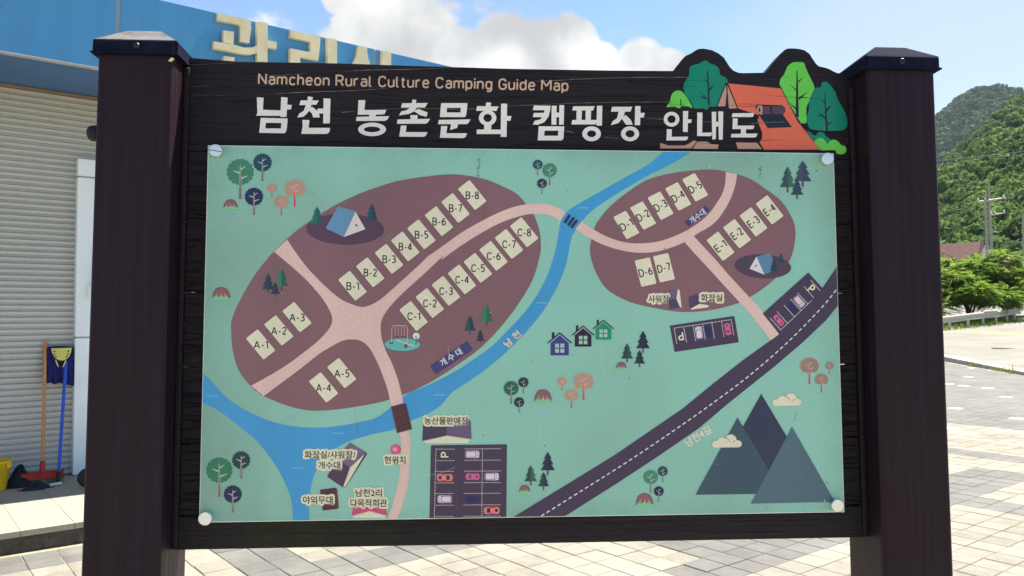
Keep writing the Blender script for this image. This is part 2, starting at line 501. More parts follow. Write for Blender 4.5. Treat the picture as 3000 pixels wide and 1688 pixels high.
for p in gpts[1:-1]:
    bm = bmesh.new(); tube(bm, rel(p - np.array([0, 0, 0.5])), rel(p + np.array([0, 0, 0.66])), 0.07, 0.07, 12); bm_obj('rail_post', bm, M_GALV, gr, smooth=False)

# ---- office building
M_BLUE = MB('blue_cladding', 0.34, 0.45)
_n = M_BLUE.noise(0.8, 4); _f = M_BLUE.noise(7, 5, 0.6, sc=(1, 1, 0.08))
M_BLUE.color(M_BLUE.mix(M_BLUE.rng(_f, 0.42, 0.72, 0, 0.35), M_BLUE.mix(M_BLUE.rng(_n, 0.3, 0.7), (0.052, 0.225, 0.45), (0.066, 0.27, 0.51)), (0.045, 0.17, 0.34)))
M_BLUE = M_BLUE.m
M_SOFFIT = simple('blue_soffit', (66, 108, 158), 0.5, 0.08, 2)
def clad():
    b = MB('corrugated_steel', 0.5, 0.4); n = b.noise(0.9, 5); d = b.noise(24, 4)
    c = b.mix(b.rng(n, 0.3, 0.7), (0.50, 0.488, 0.45), (0.43, 0.418, 0.382)); c = b.mix(b.rng(d, 0.6, 0.8, 0, 0.3), c, (0.25, 0.22, 0.18)); b.color(c); return b.m
M_CLAD = clad()
M_WHITE = simple('white_column_panel', (226, 232, 232), 0.42, 0.05, 3)
M_GREYSEAL = simple('grey_seal', (150, 152, 150), 0.7, 0.1)
M_LETTER = simple('ivory_letter', (224, 210, 172), 0.5, 0.12, 5)
M_ROOF = simple('roof_membrane', (120, 122, 120), 0.9, 0.15)
Mo = Matrix(((DA[0], NO[0], 0, P0[0]), (DA[1], NO[1], 0, P0[1]), (0, 0, 1, 0), (0, 0, 0, 1)))   # local: x along front, y outwards, z up
office = link(bpy.data.objects.new('office_building', None)); office.matrix_world = Mo
tag(office, 'office building with blue fascia, ivory raised letters and corrugated grey front', 'building')
AL, AR = -6.0, 5.3
ZS, ZT, OV = 3.716, 4.42, 1.022
# corrugated front: real ribs
prf = []; z = 0.15; pitch_ = 0.0545
while z < ZS:
    for dz, dy in ((0.0, 0.0), (0.014, 0.0), (0.017, 0.026), (0.042, 0.026), (0.0535, 0.003)): prf.append((dy, min(z + dz, ZS)))
    z += pitch_
V_, F_ = [], []
for xx in (AL, AR - 1.2):
    for (dy, zz) in prf: V_.append((xx, dy - 0.02, zz))
m = len(prf)
for q in range(m - 1): F_.append((q, m + q, m + q + 1, q + 1))
mesh_obj('corrugated_front', V_, F_, M_CLAD, office)
box('wall', AL, AR - 1.2, -4.2, -0.03, 0.0, ZT - 0.25, M_WHITE, office)
box('roof', AL - .05, AR + .05, -4.3, OV - 0.06, ZT - 0.24, ZT - 0.12, M_ROOF, office)
# fascia: panels with open joints, bottom trim and soffit
joints = [AL, -4.1, -1.9, 0.371, 2.845, AR]
for a, b_ in zip(joints, joints[1:]):
    box('fascia_panel', a + 0.013, b_ - 0.013, OV - 0.05, OV, ZS + 0.012, ZT, M_BLUE, office, bevel=0.004)
box('joint_strip', AL, AR, OV - 0.055, OV - 0.006, ZS + 0.03, ZT - 0.01, M_GREYSEAL, office)
box('fascia_trim', AL, AR, OV - 0.06, OV + 0.006, ZS - 0.004, ZS + 0.008, simple('pale_trim', (168, 172, 176), 0.45), office, bevel=0.003)
box('soffit', AL, AR, 0.0, OV - 0.062, ZS, ZS + 0.05, M_SOFFIT, office)
box('end_panel', AR - 0.04, AR, -4.2, OV - 0.06, ZS + 0.06, ZT - 0.26, M_BLUE, office)
box('shutter_head', AL, 2.2, -0.02, 0.03, ZS - 0.03, ZS - 0.003, simple('brown_head_trim', (128, 108, 92), 0.6), office, bevel=0.004)
# white column with grey seals
cz = [0.15, 1.425, 2.93, 3.105]
for a, b_ in zip(cz, cz[1:]):
    box('column_panel', 0.245, 0.95, -0.02, 0.085, a + 0.008, b_ - 0.008, M_WHITE, office, bevel=0.004)
box('column_core', 0.255, 0.94, -0.02, 0.078, 0.15, 3.09, M_GREYSEAL, office)
# thin white rod on the column
bm = bmesh.new(); tube(bm, (0.42, 0.12, 2.30), (0.36, 0.12, 1.85), 0.012, 0.012, 8); tube(bm, (0.36, 0.12, 1.85), (0.355, 0.12, 1.77), 0.02, 0.014, 8); bbox(bm, 0.335, 0.38, 0.085, 0.125, 1.80, 1.90)
bm_obj('wall_rod', bm, simple('white_plastic', (224, 228, 224), 0.5), office)
# small flood lamp on the fascia top
bm = bmesh.new(); bbox(bm, -0.33, -0.21, OV + 0.06, OV + 0.24, ZT - 0.02, ZT + 0.10); tube(bm, (-0.27, OV - 0.02, ZT + 0.01), (-0.27, OV + 0.08, ZT + 0.04), 0.015, 0.015, 8)
bm_obj('flood_lamp', bm, simple('lamp_housing', (40, 44, 54), 0.5), office)

# raised letters, traced on the fascia plane
def fasc(x, y):
    r = ray(x, y); p0 = P0 + NO * (OV + 0.05); p = CAM + r * (((p0 - CAM) @ NO) / (r @ NO)) - P0
    return (p @ DA, p[2] + P0[2])
def raised(polys, rings=()):
    bm = bmesh.new()
    for k, P_ in enumerate(polys):
        pts = [fasc(540 + x / 3.22, y / 3.22) for x, y in P_]
        e = 0.0012 * k
        f = [bm.verts.new((x, OV + 0.055 + e, z)) for x, z in pts]
        cx, cz_ = np.mean(pts, 0)
        f2 = [bm.verts.new((x, OV + 0.035 + e, z)) for x, z in pts]; bk = [bm.verts.new((x, OV + 0.004, z)) for x, z in pts]
        bm.faces.new(f); n = len(f)
        for i in range(n):
            j = (i + 1) % n; bm.faces.new((f[i], f2[i], f2[j], f[j])); bm.faces.new((f2[i], bk[i], bk[j], f2[j]))
    return bm_obj('raised_letter', bm, M_LETTER, office)
raised([[(312, 122), (600, 185), (630, 210), (622, 262), (530, 250), (505, 232), (310, 193)], [(527, 240), (630, 255), (612, 410), (524, 393)],
        [(368, 288), (466, 303), (462, 420), (366, 403)], [(275, 392), (464, 424), (560, 452), (640, 450), (690, 425), (690, 500), (620, 518), (520, 508), (275, 458)],
        [(685, 205), (783, 222), (781, 700), (683, 690)], [(775, 383), (869, 400), (866, 464), (775, 450)], [(368, 532), (470, 545), (466, 690), (366, 680)], [(366, 670), (700, 730), (700, 790), (366, 730)]])
raised([[(1003, 287), (1255, 337), (1283, 362), (1276, 410), (1200, 400), (1002, 353)], [(1188, 390), (1280, 400), (1270, 520), (1186, 508)], [(998, 458), (1190, 495), (1270, 508), (1262, 575), (1180, 560), (998, 522)], [(998, 515), (1092, 535), (1090, 680), (996, 670)], [(996, 660), (1290, 720), (1290, 780), (996, 730)],
        [(1348, 360), (1437, 378), (1434, 860), (1346, 850)]])
raised([[(1640, 435), (1724, 452), (1722, 490), (1735, 560), (1765, 640), (1800, 720), (1720, 720), (1684, 640), (1640, 690), (1560, 720), (1590, 605), (1625, 530)], [(1866, 478), (1950, 495), (1945, 760), (1862, 750)]])

# ---- platform in front of the office
M_SLAB = simple('granite_slab', None, 0.8, 0.14, 40, 0.3, linear=(0.33, 0.29, 0.215), bump=0.15)
M_DARKSTONE = simple('dark_kerb_stone', None, 0.85, 0.45, 14, 0.3, linear=(0.075, 0.062, 0.05), bump=0.4)
plat = link(bpy.data.objects.new('platform', None)); plat.matrix_world = Mo; tag(plat, kind='structure')
box('platform_core', AL, AR, -0.02, 1.93, -0.1, 0.108, M_DARKSTONE, plat)
nslab = 0
sa = 0.335; a = -0.066 - sa * 17
me_s = None
while a < AR - sa:
    for r0, r1 in ((0.0, 0.49), (0.49, 0.98), (0.98, 1.47), (1.47, 1.955)):
        bm = bmesh.new(); bbox(bm, 0.0012, sa - 0.0012, r0 + 0.0012, r1 - 0.0012, 0.1085, 0.15)
        if -1.6 < a < 1.5 or a > 1.5:
            o = bm_obj('slab', bm, M_SLAB, plat, bevel=0.0012, seg=1); o.location = (a, 0, rng.normal(0, .0006)); nslab += 1
        else:
            o = bm_obj('slab', bm, M_SLAB, plat, bevel=0.0012, seg=1); o.location = (a, 0, 0)
    a += sa

# ---- things left on the platform
def onplat(x, y, z=0.15): return gnd(x, y, z)
M_YB = simple('yellow_plastic', (222, 184, 30), 0.5, 0.22, 9)
bc = onplat(-30, 1438)
bm = bmesh.new(); lathe(bm, [(0.115, 0.0), (0.118, 0.004), (0.150, 0.235), (0.160, 0.240), (0.160, 0.252), (0.152, 0.254), (0.146, 0.24), (0.113, 0.012), (0.02, 0.010)], 32, closed=True)
bk_ = link(bpy.data.objects.new('bucket', None)); bk_.location = bc
tag(bk_, 'yellow plastic bucket standing on the platform by the corrugated wall', 'bucket')
bm_obj('bucket_body', bm, M_YB, bk_, smooth=True)
bm = bmesh.new(); bbox(bm, 0.15, 0.17, -0.02, 0.02, 0.19, 0.24); bm_obj('handle_lug', bm, M_YB, bk_, bevel=0.004)

def wallpt(x, y, o_=0.03):
    r = ray(x, y); p0 = P0 + NO * o_; return CAM + r * (((p0 - CAM) @ NO) / (r @ NO))
# wooden broom with red head
M_BWOOD = MB('broom_wood', 0.6, 0.4); _g = M_BWOOD.noise(30, 4, sc=(3, 3, 0.15)); M_BWOOD.color(M_BWOOD.mix(M_BWOOD.rng(_g, 0.3, 0.7), (0.42, 0.17, 0.055), (0.55, 0.27, 0.11))); M_BWOOD = M_BWOOD.m
M_RED = simple('red_plastic', (172, 44, 38), 0.55, 0.28, 14)
br = link(bpy.data.objects.new('broom', None)); bb = onplat(120, 1418); br.location = bb
tag(br, 'wooden-handled broom with red head leaning on the corrugated wall', 'broom')
R_ = lambda p: tuple(np.asarray(p) - bb)
htop = wallpt(133, 997, 0.02); hbot = bb + np.array([0, 0, 0.075]) + DA * 0.01
bm = bmesh.new(); tube(bm, R_(hbot), R_(htop), 0.0155, 0.0135, 12); bm_obj('handle', bm, M_BWOOD, br)
Mh = Matrix(((DA[0], NO[0], 0, 0), (DA[1], NO[1], 0, 0), (0, 0, 1, 0), (0, 0, 0, 1)))
bm = bmesh.new(); bbox(bm, -0.17, 0.17, -0.028, 0.028, 0.045, 0.105, Mh); bm_obj('broom_head', bm, M_RED, br, bevel=0.006)
bm = bmesh.new(); tube(bm, (0.01 * DA[0], 0.01 * DA[1], 0.10), R_(hbot + (htop - hbot) * 0.10), 0.026, 0.021, 12); bm_obj('socket', bm, M_RED, br)
bm = bmesh.new(); R5 = random.Random(2)
for i in range(150):
    x = R5.uniform(-0.165, 0.165); y = R5.uniform(-0.024, 0.024); p = Mh @ Vector((x, y, 0.05)); q_ = Mh @ Vector((x * 1.04 + R5.uniform(-.012, .012), y * 1.4, 0.0)); tube(bm, p, q_, 0.0022, 0.0015, 4, caps=False)
bm_obj('bristles', bm, simple('green_bristle', (70, 130, 74), 0.7, 0.3, 40), br)['kind'] = 'stuff'
# blue-handled mop standing head up
M_BLUEP = simple('blue_handle', (34, 78, 182), 0.5, 0.18, 12); M_NAVYC = simple('navy_cloth', (26, 30, 92), 0.9, 0.2, 20); M_LIME = simple('lime_plastic', (196, 190, 92), 0.45, 0.08)
mo = link(bpy.data.objects.new('mop', None)); mb = onplat(170, 1421); mo.location = mb
tag(mo, 'blue-handled mop standing head up with navy cloth and lime clamp', 'mop')
R_ = lambda p: tuple(np.asarray(p) - mb)
mtop = wallpt(193, 1062, 0.10); gtop = mb + (mtop - mb) * 0.105
bm = bmesh.new(); tube(bm, R_(gtop), R_(mtop), 0.0145, 0.0145, 12); bm_obj('handle', bm, M_BLUEP, mo)
bm = bmesh.new(); tube(bm, R_(mb), R_(gtop), 0.018, 0.017, 12); bm_obj('grip', bm, simple('black_grip', (20, 20, 22), 0.5), mo)
def wq(pts, o_): return [wallpt(x, y, o_) for x, y in pts]
def slab_px(name, pts, o0, o1, mat, parent, base):
    bm = bmesh.new(); a = [bm.verts.new(tuple(wallpt(x, y, o0) - base)) for x, y in pts]; b_ = [bm.verts.new(tuple(wallpt(x, y, o1) - base)) for x, y in pts]
    bm.faces.new(a); bm.faces.new(b_[::-1]); n = len(a)
    for i in range(n): bm.faces.new((a[i], b_[i], b_[(i + 1) % n], a[(i + 1) % n]))
    return bm_obj(name, bm, mat, parent)
cv = lambda L: [(x / 2.898, 650 + y / 2.898) for x, y in L]
slab_px('clamp', cv([(432, 1075), (610, 1070), (602, 1110), (585, 1148), (555, 1172), (530, 1178), (500, 1175), (470, 1160), (447, 1125)]), 0.125, 0.10, M_LIME, mo, mb)
for (hx, hy) in ((462, 1102), (462, 1126), (580, 1098), (577, 1122), (474, 1148), (566, 1144)):
    slab_px('clamp_hole', cv([(hx + 8 * math.cos(t), hy + 7 * math.sin(t)) for t in np.arange(0, 6.2, .8)]), 0.1275, 0.1252, M_NAVYC, mo, mb)
for s in (-1, 1):
    slab_px('clamp_arm', cv([(516 + s * 40, 1172), (516 + s * 48, 1176), (516 + s * 30, 1222), (516 + s * 14, 1238), (516 + s * 22, 1212)]), 0.12, 0.105, M_LIME, mo, mb)
# hanging cloth with folds
V_, F_ = [], []; NX, NZ = 15, 10
edge_b = [1372, 1370, 1366, 1372, 1380, 1372, 1366, 1368, 1374, 1380, 1388, 1384, 1386, 1392, 1388]
for k in range(NZ):
    for i in range(NX):
        t = i / (NX - 1); yt = 1062 - 8 * math.sin(math.pi * t); yb = edge_b[i]; y = yt + (yb - yt) * k / (NZ - 1); x = 402 + (622 - 402) * t + (4 if k else 10) * (-1 if t < .1 else (1 if t > .9 else 0)) * (k > 0)
        o_ = 0.055 + 0.016 * math.sin(i * 1.7) * k / NZ + 0.006 * math.sin(i * 3.1 + k)
        V_.append(tuple(wallpt(x / 2.898, 650 + y / 2.898, o_) - mb))
for k in range(NZ - 1):
    for i in range(NX - 1): a = k * NX + i; F_.append((a, a + 1, a + NX + 1, a + NX))
co = mesh_obj('mop_cloth', V_, F_, M_NAVYC, mo, smooth=True); md = co.modifiers.new('thickness', 'SOLIDIFY'); md.thickness = 0.012
# crumpled dark rag and dustpan
def rag(name, px, py, rx, ry, h, mat, label, cat, seed):
    c = onplat(px, py); V_, F_ = [], []; N1, N2 = 26, 9; rr = random.Random(seed); ph = [rr.uniform(0, 6) for _ in range(6)]
    for k in range(N2):
        for i in range(N1):
            t = 2 * math.pi * i / N1; s = k / (N2 - 1); rad = s * (1 + .16 * math.sin(3 * t + ph[0]) + .1 * math.sin(5 * t + ph[1]))
            z = h * (1 - s ** 1.6) * (1 + .45 * math.sin(2 * t + ph[2] + 3 * s) + .25 * math.sin(7 * t + ph[3])) * .7
            p = DA * rx * rad * math.cos(t) + NO * ry * rad * math.sin(t); V_.append((p[0], p[1], max(z, 0.004 if k < N2 - 1 else 0)))
    for k in range(N2 - 1):
        for i in range(N1): F_.append((k * N1 + i, k * N1 + (i + 1) % N1, (k + 1) * N1 + (i + 1) % N1, (k + 1) * N1 + i))
    o = mesh_obj(name, V_, F_, mat, None, smooth=True); o.location = c; return tag(o, label, cat)
M_RAG = simple('black_rag', (24, 26, 36), 0.9, 0.4, 20)
rag('rag', 58, 1424, 0.15, 0.10, 0.17, M_RAG, 'crumpled black rag between the yellow bucket and the red broom head', 'rag', 4)
r2 = rag('brush', 103, 1434, 0.125, 0.05, 0.055, simple('navy_brush', (30, 34, 50), 0.85, 0.3, 30), 'dark hand brush with pale handle lying before the red broom', 'brush', 9)
bm = bmesh.new(); hb = Vector(DA * 0.11); he = Vector(DA * 0.20 + NO * 0.01); tube(bm, (hb.x, hb.y, 0.022), (he.x, he.y, 0.03), 0.013, 0.012, 8); bm_obj('brush_handle', bm, simple('pale_handle', (206, 202, 190), 0.5), r2)
# black wheel by the column
wc = onplat(258, 1428); wr = 0.085
bm = bmesh.new(); Mw = Matrix.Translation((0, 0, wr)) @ Matrix(((NO[0], 0, DA[0], 0), (NO[1], 0, DA[1], 0), (0, 1, 0, 0), (0, 0, 0, 1)))
Mw = Matrix.Translation((0, 0, wr)) @ Matrix(((DA[0], 0, NO[0], 0), (DA[1], 0, NO[1], 0), (0, 1, 0, 0), (0, 0, 0, 1)))
lathe(bm, [(0.045, -0.02), (0.07, -0.024), (0.083, -0.016), (0.085, 0.0), (0.083, 0.016), (0.07, 0.024), (0.045, 0.02)], 28, Mw)
wh = link(bpy.data.objects.new('wheel', None)); wh.location = wc; tag(wh, 'small black rubber wheel standing beside the white column', 'wheel')
bm_obj('tyre', bm, simple('black_tyre', (24, 24, 26), 0.7), wh, smooth=True)
bm = bmesh.new(); lathe(bm, [(0.046, -0.012), (0.046, 0.012), (0.01, 0.016)], 20, Mw); bm_obj('hub', bm, simple('grey_hub', (120, 120, 122), 0.5), wh)

# ---- weeds along the kerb
V_, F_ = [], []
R6 = random.Random(8)
for i in range(110):
    y = R6.choice((R6.gauss(24.6, .25), R6.gauss(22.6, .5), R6.gauss(21.6, .25))); x = kerb_x(y) - R6.uniform(0.0, 0.14); h = R6.uniform(0.05, 0.2) * (1.6 if R6.random() < .15 else 1); a = R6.uniform(0, 6.28); w = R6.uniform(.006, .014)
    dx, dy = math.cos(a) * w, math.sin(a) * w; lx, ly = R6.uniform(-.08, .08), R6.uniform(-.08, .08); n = len(V_)
    V_ += [(x - dx, y - dy, 0), (x + dx, y + dy, 0), (x + dx * .6 + lx * .5, y + dy * .6 + ly * .5, h * .6), (x - dx * .6 + lx * .5, y - dy * .6 + ly * .5, h * .6), (x + lx, y + ly, h)]
    F_ += [(n, n + 1, n + 2, n + 3), (n + 3, n + 2, n + 4)]
def leafmat(name, c0, c1, trans=0.25):
    b = MB(name, 0.7, 0.12); t = b.attr('tint'); b.color(b.mix(t, c0, c1))
    try: b.b.inputs['Transmission Weight'].default_value = 0.0
    except Exception: pass
    tr = b.n.new('ShaderNodeBsdfTranslucent'); mx = b.n.new('ShaderNodeMixShader'); mx.inputs[0].default_value = trans
    tcx = b.mix(t, tuple(v * 1.5 for v in c0), tuple(v * 1.5 for v in c1)); b.l.new(tcx, tr.inputs['Color'])
    out = b.n['Material Output']; b.l.new(b.b.outputs[0], mx.inputs[1]); b.l.new(tr.outputs[0], mx.inputs[2]); b.l.new(mx.outputs[0], out.inputs['Surface']); return b.m
wo = mesh_obj('weeds', V_, F_, leafmat('weed_green', (0.10, 0.16, 0.03), (0.26, 0.24, 0.09)))
at_ = wo.data.attributes.new('tint', 'FLOAT', 'FACE'); at_.data.foreach_set('value', rng.random(len(wo.data.polygons)).astype(np.float32))
tag(wo, 'green weeds growing along the foot of the road kerb', 'weeds', kind='stuff')
# grass verge behind the guard rail
V_, F_, T_ = [], [], []
for i in range(7000):
    s = R6.random(); k = s * (len(gpts) - 2); q_ = int(k); p = gpts[q_] * (1 - (k - q_)) + gpts[q_ + 1] * (k - q_)
    x, y = p[0] + R6.uniform(-.8, 4.5) * .65, p[1] + R6.uniform(0.1, 4.5) * .8; z = p[2] - 0.08; h = R6.uniform(.08, .35); a = R6.uniform(0, 6.28); w = R6.uniform(.015, .04); n = len(V_)
    V_ += [(x - math.cos(a) * w, y - math.sin(a) * w, z), (x + math.cos(a) * w, y + math.sin(a) * w, z), (x + R6.uniform(-.1, .1), y + R6.uniform(-.1, .1), z + h)]; F_.append((n, n + 1, n + 2)); T_.append(R6.random())
vo = np_obj('verge_grass', V_, F_, leafmat('verge_green', (0.09, 0.17, 0.02), (0.22, 0.25, 0.05)), None, T_)
tag(vo, 'bright grass verge behind the guard rail', 'grass', kind='stuff')

# ---- the roadside tree with feathery compound leaves
def frond(base, d, up, L, nl, V_, F_, T_, tint, droop):
    base = np.array(base); d = d / np.linalg.norm(d); side = np.cross(d, up); side /= np.linalg.norm(side) + 1e-9; nrm = np.cross(side, d)
    for k in range(nl):
        t = (k + 1) / nl; p = base + d * L * t - np.array([0, 0, 1]) * droop * L * t * t
        ll = L * 0.30 * (1 - 0.45 * abs(t - .45)); lw = ll * 0.30
        for s in (-1, 1):
            o = side * s + d * 0.55; o /= np.linalg.norm(o); w = np.cross(o, nrm); w /= np.linalg.norm(w) + 1e-9
            a = p; m = p + o * ll * .5 - nrm * 0.0; e = p + o * ll - np.array([0, 0, 1]) * ll * .25; n = len(V_)
            V_ += [a, m + w * lw, e, m - w * lw]; F_.append((n, n + 1, n + 2, n + 3)); T_.append(tint + R7.uniform(-.15, .15))
R7 = random.Random(21)
def feathery_tree(name, base, H, Rr, nf, label, seed, mat, nstem=5, low=0.25):
    R7.seed(seed); t = link(bpy.data.objects.new(name, None)); t.location = base; tag(t, label, 'tree')
    bm = bmesh.new(); tips = []
    for i in range(nstem):
        a = 6.28 * i / nstem + R7.uniform(-.4, .4); p = Vector((R7.uniform(-.15, .15), R7.uniform(-.15, .15), -0.2)); r = .09
        for k in range(5):
            q_ = p + Vector((math.cos(a) * Rr * .14 * (k + .5) / 2, math.sin(a) * Rr * .14 * (k + .5) / 2, H * .17 + R7.uniform(-.1, .1))); tube(bm, p, q_, r, r * .78, 7, caps=False); r *= .76; p = q_; tips.append(p.copy())
            if k > 0:
                a2 = a + R7.uniform(-1.4, 1.4); e = p + Vector((math.cos(a2), math.sin(a2), .5)) * Rr * .35; tube(bm, p, e, r * .6, r * .25, 5, caps=False); tips.append(e)
    bm_obj('trunk', bm, simple(name + '_bark', (84, 70, 58), 0.9, 0.3, 12), t)
    V_, F_, T_ = [], [], []
    blobs = [(np.array([R7.gauss(0, .46), R7.gauss(0, .46), R7.uniform(low, .80)]), R7.uniform(.26, .40)) for _ in range(26)]
    for i in range(nf):
        c, br_ = R7.choice(blobs); th, ph_ = R7.uniform(0, 6.28), math.acos(R7.uniform(-.55, 1)); u = np.array([math.cos(th) * math.sin(ph_), math.sin(th) * math.sin(ph_), math.cos(ph_)])
        env = math.sqrt(max(.05, 1 - ((c[2] - .5) / .62) ** 2))
        p = np.array([c[0] * Rr * env, c[1] * Rr * env, c[2] * H]) + u * br_ * np.array([Rr, Rr, H * .42]) * R7.uniform(.55, 1.0)
        if p[2] < H * .16: continue
        d = u * np.array([1, 1, .35]) + np.array([R7.uniform(-.4, .4), R7.uniform(-.4, .4), R7.uniform(-.15, .3)]); frond(p, d, np.array([0, 0, 1.0]) + u * .3, R7.uniform(.40, .72) * min(1, Rr / 2.4), 7, V_, F_, T_, R7.uniform(.15, .75) + .2 * u[2], .35)
    np_obj('crown', V_, F_, mat, t, T_)
    return t
M_LEAF = leafmat('bright_leaf', (0.05, 0.115, 0.012), (0.21, 0.30, 0.045), 0.40)
M_LEAF2 = leafmat('dark_leaf', (0.03, 0.065, 0.015), (0.085, 0.12, 0.03), 0.25)
def atz(px, dp, zz): p = at(px, 900, dp); return (p[0], p[1], zz)
feathery_tree('roadside_tree', atz(2838, 50.5, 1.1), 4.75, 2.7, 5600, 'bright green feathery-leaved bush tree standing behind the guard rail', 5, M_LEAF, 6)
feathery_tree('roadside_tree', atz(2952, 54.0, 1.45), 3.5, 2.0, 2800, 'second feathery bush tree behind the bend end of the guard rail', 8, M_LEAF, 5)
feathery_tree('roadside_tree', atz(2700, 49.0, 0.9), 3.9, 2.4, 900, 'feathery bush tree mostly hidden behind the dark sign post', 12, M_LEAF, 5)
feathery_tree('garden_tree', (-8.55, 20.5, 0.0), 9.35, 1.3, 700, 'tree rising behind the blue office roof', 15, M_LEAF2, 5, .3)

# ---- village houses beyond the road
def house(name, px, dp, w, dpt, zb, ze, zr, rot, label, roofc, wallc, dormer=False):
    p = at(px, 900, dp); h = link(bpy.data.objects.new(name, None)); h.location = (p[0], p[1], zb); h.rotation_euler = (0, 0, rot); tag(h, label, 'house')
    e = ze - zb; r = zr - zb; mw = simple(name + '_wall', wallc, 0.85, 0.1); mr = simple(name + '_roof', roofc, 0.7, 0.14, 3)
    bm = bmesh.new(); f = [(-w / 2, -dpt / 2), (w / 2, -dpt / 2), (w / 2, dpt / 2), (-w / 2, dpt / 2)]
    a = [bm.verts.new((x, y, -0.5)) for x, y in f]; b_ = [bm.verts.new((x, y, e)) for x, y in f]; g0 = bm.verts.new((-w / 2, 0, r - .15)); g1 = bm.verts.new((w / 2, 0, r - .15))
    for i in range(4): bm.faces.new((a[i], a[(i + 1) % 4], b_[(i + 1) % 4], b_[i]))
    bm.faces.new((b_[0], b_[3], g0)); bm.faces.new((b_[1], g1, b_[2])); bm_obj('wall', bm, mw, h)
    bm = bmesh.new(); o = .55; k = .9
    for s in (-1, 1):
        q_ = [(-w / 2 - o, s * (dpt / 2 + o), e - .35), (w / 2 + o, s * (dpt / 2 + o), e - .35), (w / 2 + o - k, 0, r), (-w / 2 - o + k, 0, r)]
        t_ = [bm.verts.new(v) for v in q_]; u_ = [bm.verts.new((x, y, z - .18)) for x, y, z in q_]; bm.faces.new(t_); bm.faces.new(u_[::-1])
        for i in range(4): bm.faces.new((t_[i], t_[(i + 1) % 4], u_[(i + 1) % 4], u_[i]))
    ro = bm_obj('roof', bm, mr, h)
    bm = bmesh.new()
    for s in (-1, 1): tube(bm, (w / 2 + o - .02, s * (dpt / 2 + o), e - .42), (w / 2 + o - k, 0, r - .06), .16, .16, 4)
    bm_obj('barge_board', bm, simple(name + '_barge', (70, 44, 38), 0.8), ro)
    if dormer:
        bm = bmesh.new(); v = [(-w * .30, -dpt / 2 - .5, e), (w * .30, -dpt / 2 - .5, e), (w * .30, -dpt / 2 - .5, e + .2), (0.2 * w, -dpt / 2 - .5, e + 1.3), (-w * .30, -dpt / 2 - .5, e + 1.3)]
        bbox(bm, -w * .55, w * .16, -dpt / 2 - .9, -dpt / 4, e - .1, e + .12)
        q_ = [(-w * .55, -dpt / 2 - 1.0, e - .3), (w * .20, -dpt / 2 - 1.0, e - .3), (w * .14, -dpt * .12, e + 1.35), (-w * .55, -dpt * .12, e + 1.35)]; t_ = [bm.verts.new(x) for x in q_]; bm.faces.new(t_)
        bm_obj('porch_roof', bm, mr, h)
    for i in (-.3, .15):
        box('window', i * w - .6, i * w + .6, -dpt / 2 - .03, -dpt / 2 + .05, e * .45, e * .8, simple('window_glass', (60, 70, 80), .15), h)
    return h
house('village_house', 2790, 92, 7.6, 5.6, 3.4, 6.4, 9.55, math.radians(-56), 'house with broad dusty red roof behind the feathery trees', (112, 74, 66), (206, 200, 182), True)
house('village_house', 3022, 105, 6.0, 6, 4.6, 7.0, 9.0, math.radians(-40), 'small house with pale red roof past the utility poles', (146, 94, 86), (206, 196, 180))

# ---- utility poles and wires
M_CONC = simple('concrete_pole', (150, 146, 138), 0.85, 0.1, 3); M_INS = simple('porcelain', (210, 206, 200), 0.4); M_WIRE = simple('dark_wire', (40, 42, 44), 0.6)
def pole(px, pyt, pyb, dp, lean, label, arms=()):
    top_ = at(px, pyt, dp); bot = at(px + lean, pyb, dp); o = link(bpy.data.objects.new('utility_pole', None)); o.location = bot; tag(o, label, 'utility pole')
    rel_ = lambda p: tuple(np.asarray(p) - bot)
    bm = bmesh.new(); tube(bm, (0, 0, -1), rel_(top_), .15, .085, 12); bm_obj('shaft', bm, M_CONC, o)
    for (x0, y0, x1, y1, r) in arms:
        a, b_ = at(x0, y0, dp - .25), at(x1, y1, dp - .25); bm = bmesh.new(); tube(bm, rel_(a), rel_(b_), r, r, 8); bm_obj('crossarm', bm, M_GALV, o)
        for t in (.04, .3, .93):
            q_ = np.array(a) * (1 - t) + np.array(b_) * t; bm = bmesh.new(); lathe(bm, [(.05, 0), (.09, .05), (.06, .1), (.09, .16), (.04, .24)], 10, Matrix.Translation(rel_(q_ + np.array([0, 0, r]))) ); bm_obj('insulator', bm, M_INS, o)
    return o
pole(2896, 531, 872, 70, 16, 'tall concrete utility pole with crossarms beyond the trees', ((2862, 592, 2946, 580, .07), (2902, 630, 2944, 624, .05)))
pole(2886, 590, 860, 69, 12, 'shorter concrete pole close beside the tall one', ())
pole(2996, 621, 860, 88, 6, 'slim concrete utility pole standing alone past the second house', ())
def wire(name, pts, r, label):
    p = [at(*q_) for q_ in pts]; sp = spline([tuple(v) for v in p], 8); bm = bmesh.new(); path_tube(bm, sp, r, 5); tag(bm_obj(name, bm, M_WIRE), label, 'wire', 'power lines')
wire('power_line', [(2400, 500, 60), (2740, 473, 62), (2900, 456, 64), (3000, 444, 66), (3300, 400, 70)], .03, 'thick dark power line crossing before the wooded hill')
wire('power_line', [(2400, 520, 60), (2760, 481, 62), (2900, 463, 64), (3000, 453, 66), (3300, 414, 70)], .018, 'thin power line just under the thick one')
wire('power_line', [(2400, 680, 74), (2742, 650, 72), (2862, 592, 69.8)], .018, 'power line reaching the end of the pole crossarm')
wire('power_line', [(2946, 581, 69.8), (3060, 590, 80), (3300, 560, 110)], .018, 'power line leaving the far end of the pole crossarm')
wire('power_line', [(2905, 706, 69.7), (2950, 712, 76), (2997, 698, 88)], .02, 'sagging power line between the two poles')
for px0, py0, px1, py1 in ((2862, 596, 2886, 655),):
    wire('power_line', [(px0, py0, 69.5), (px0 + 1, py0 + 35, 69.5), (px0 + 8, py0 + 55, 69.4), (px1, py1, 69.3)], .025, 'short dark jumper cable hanging from the pole crossarm')

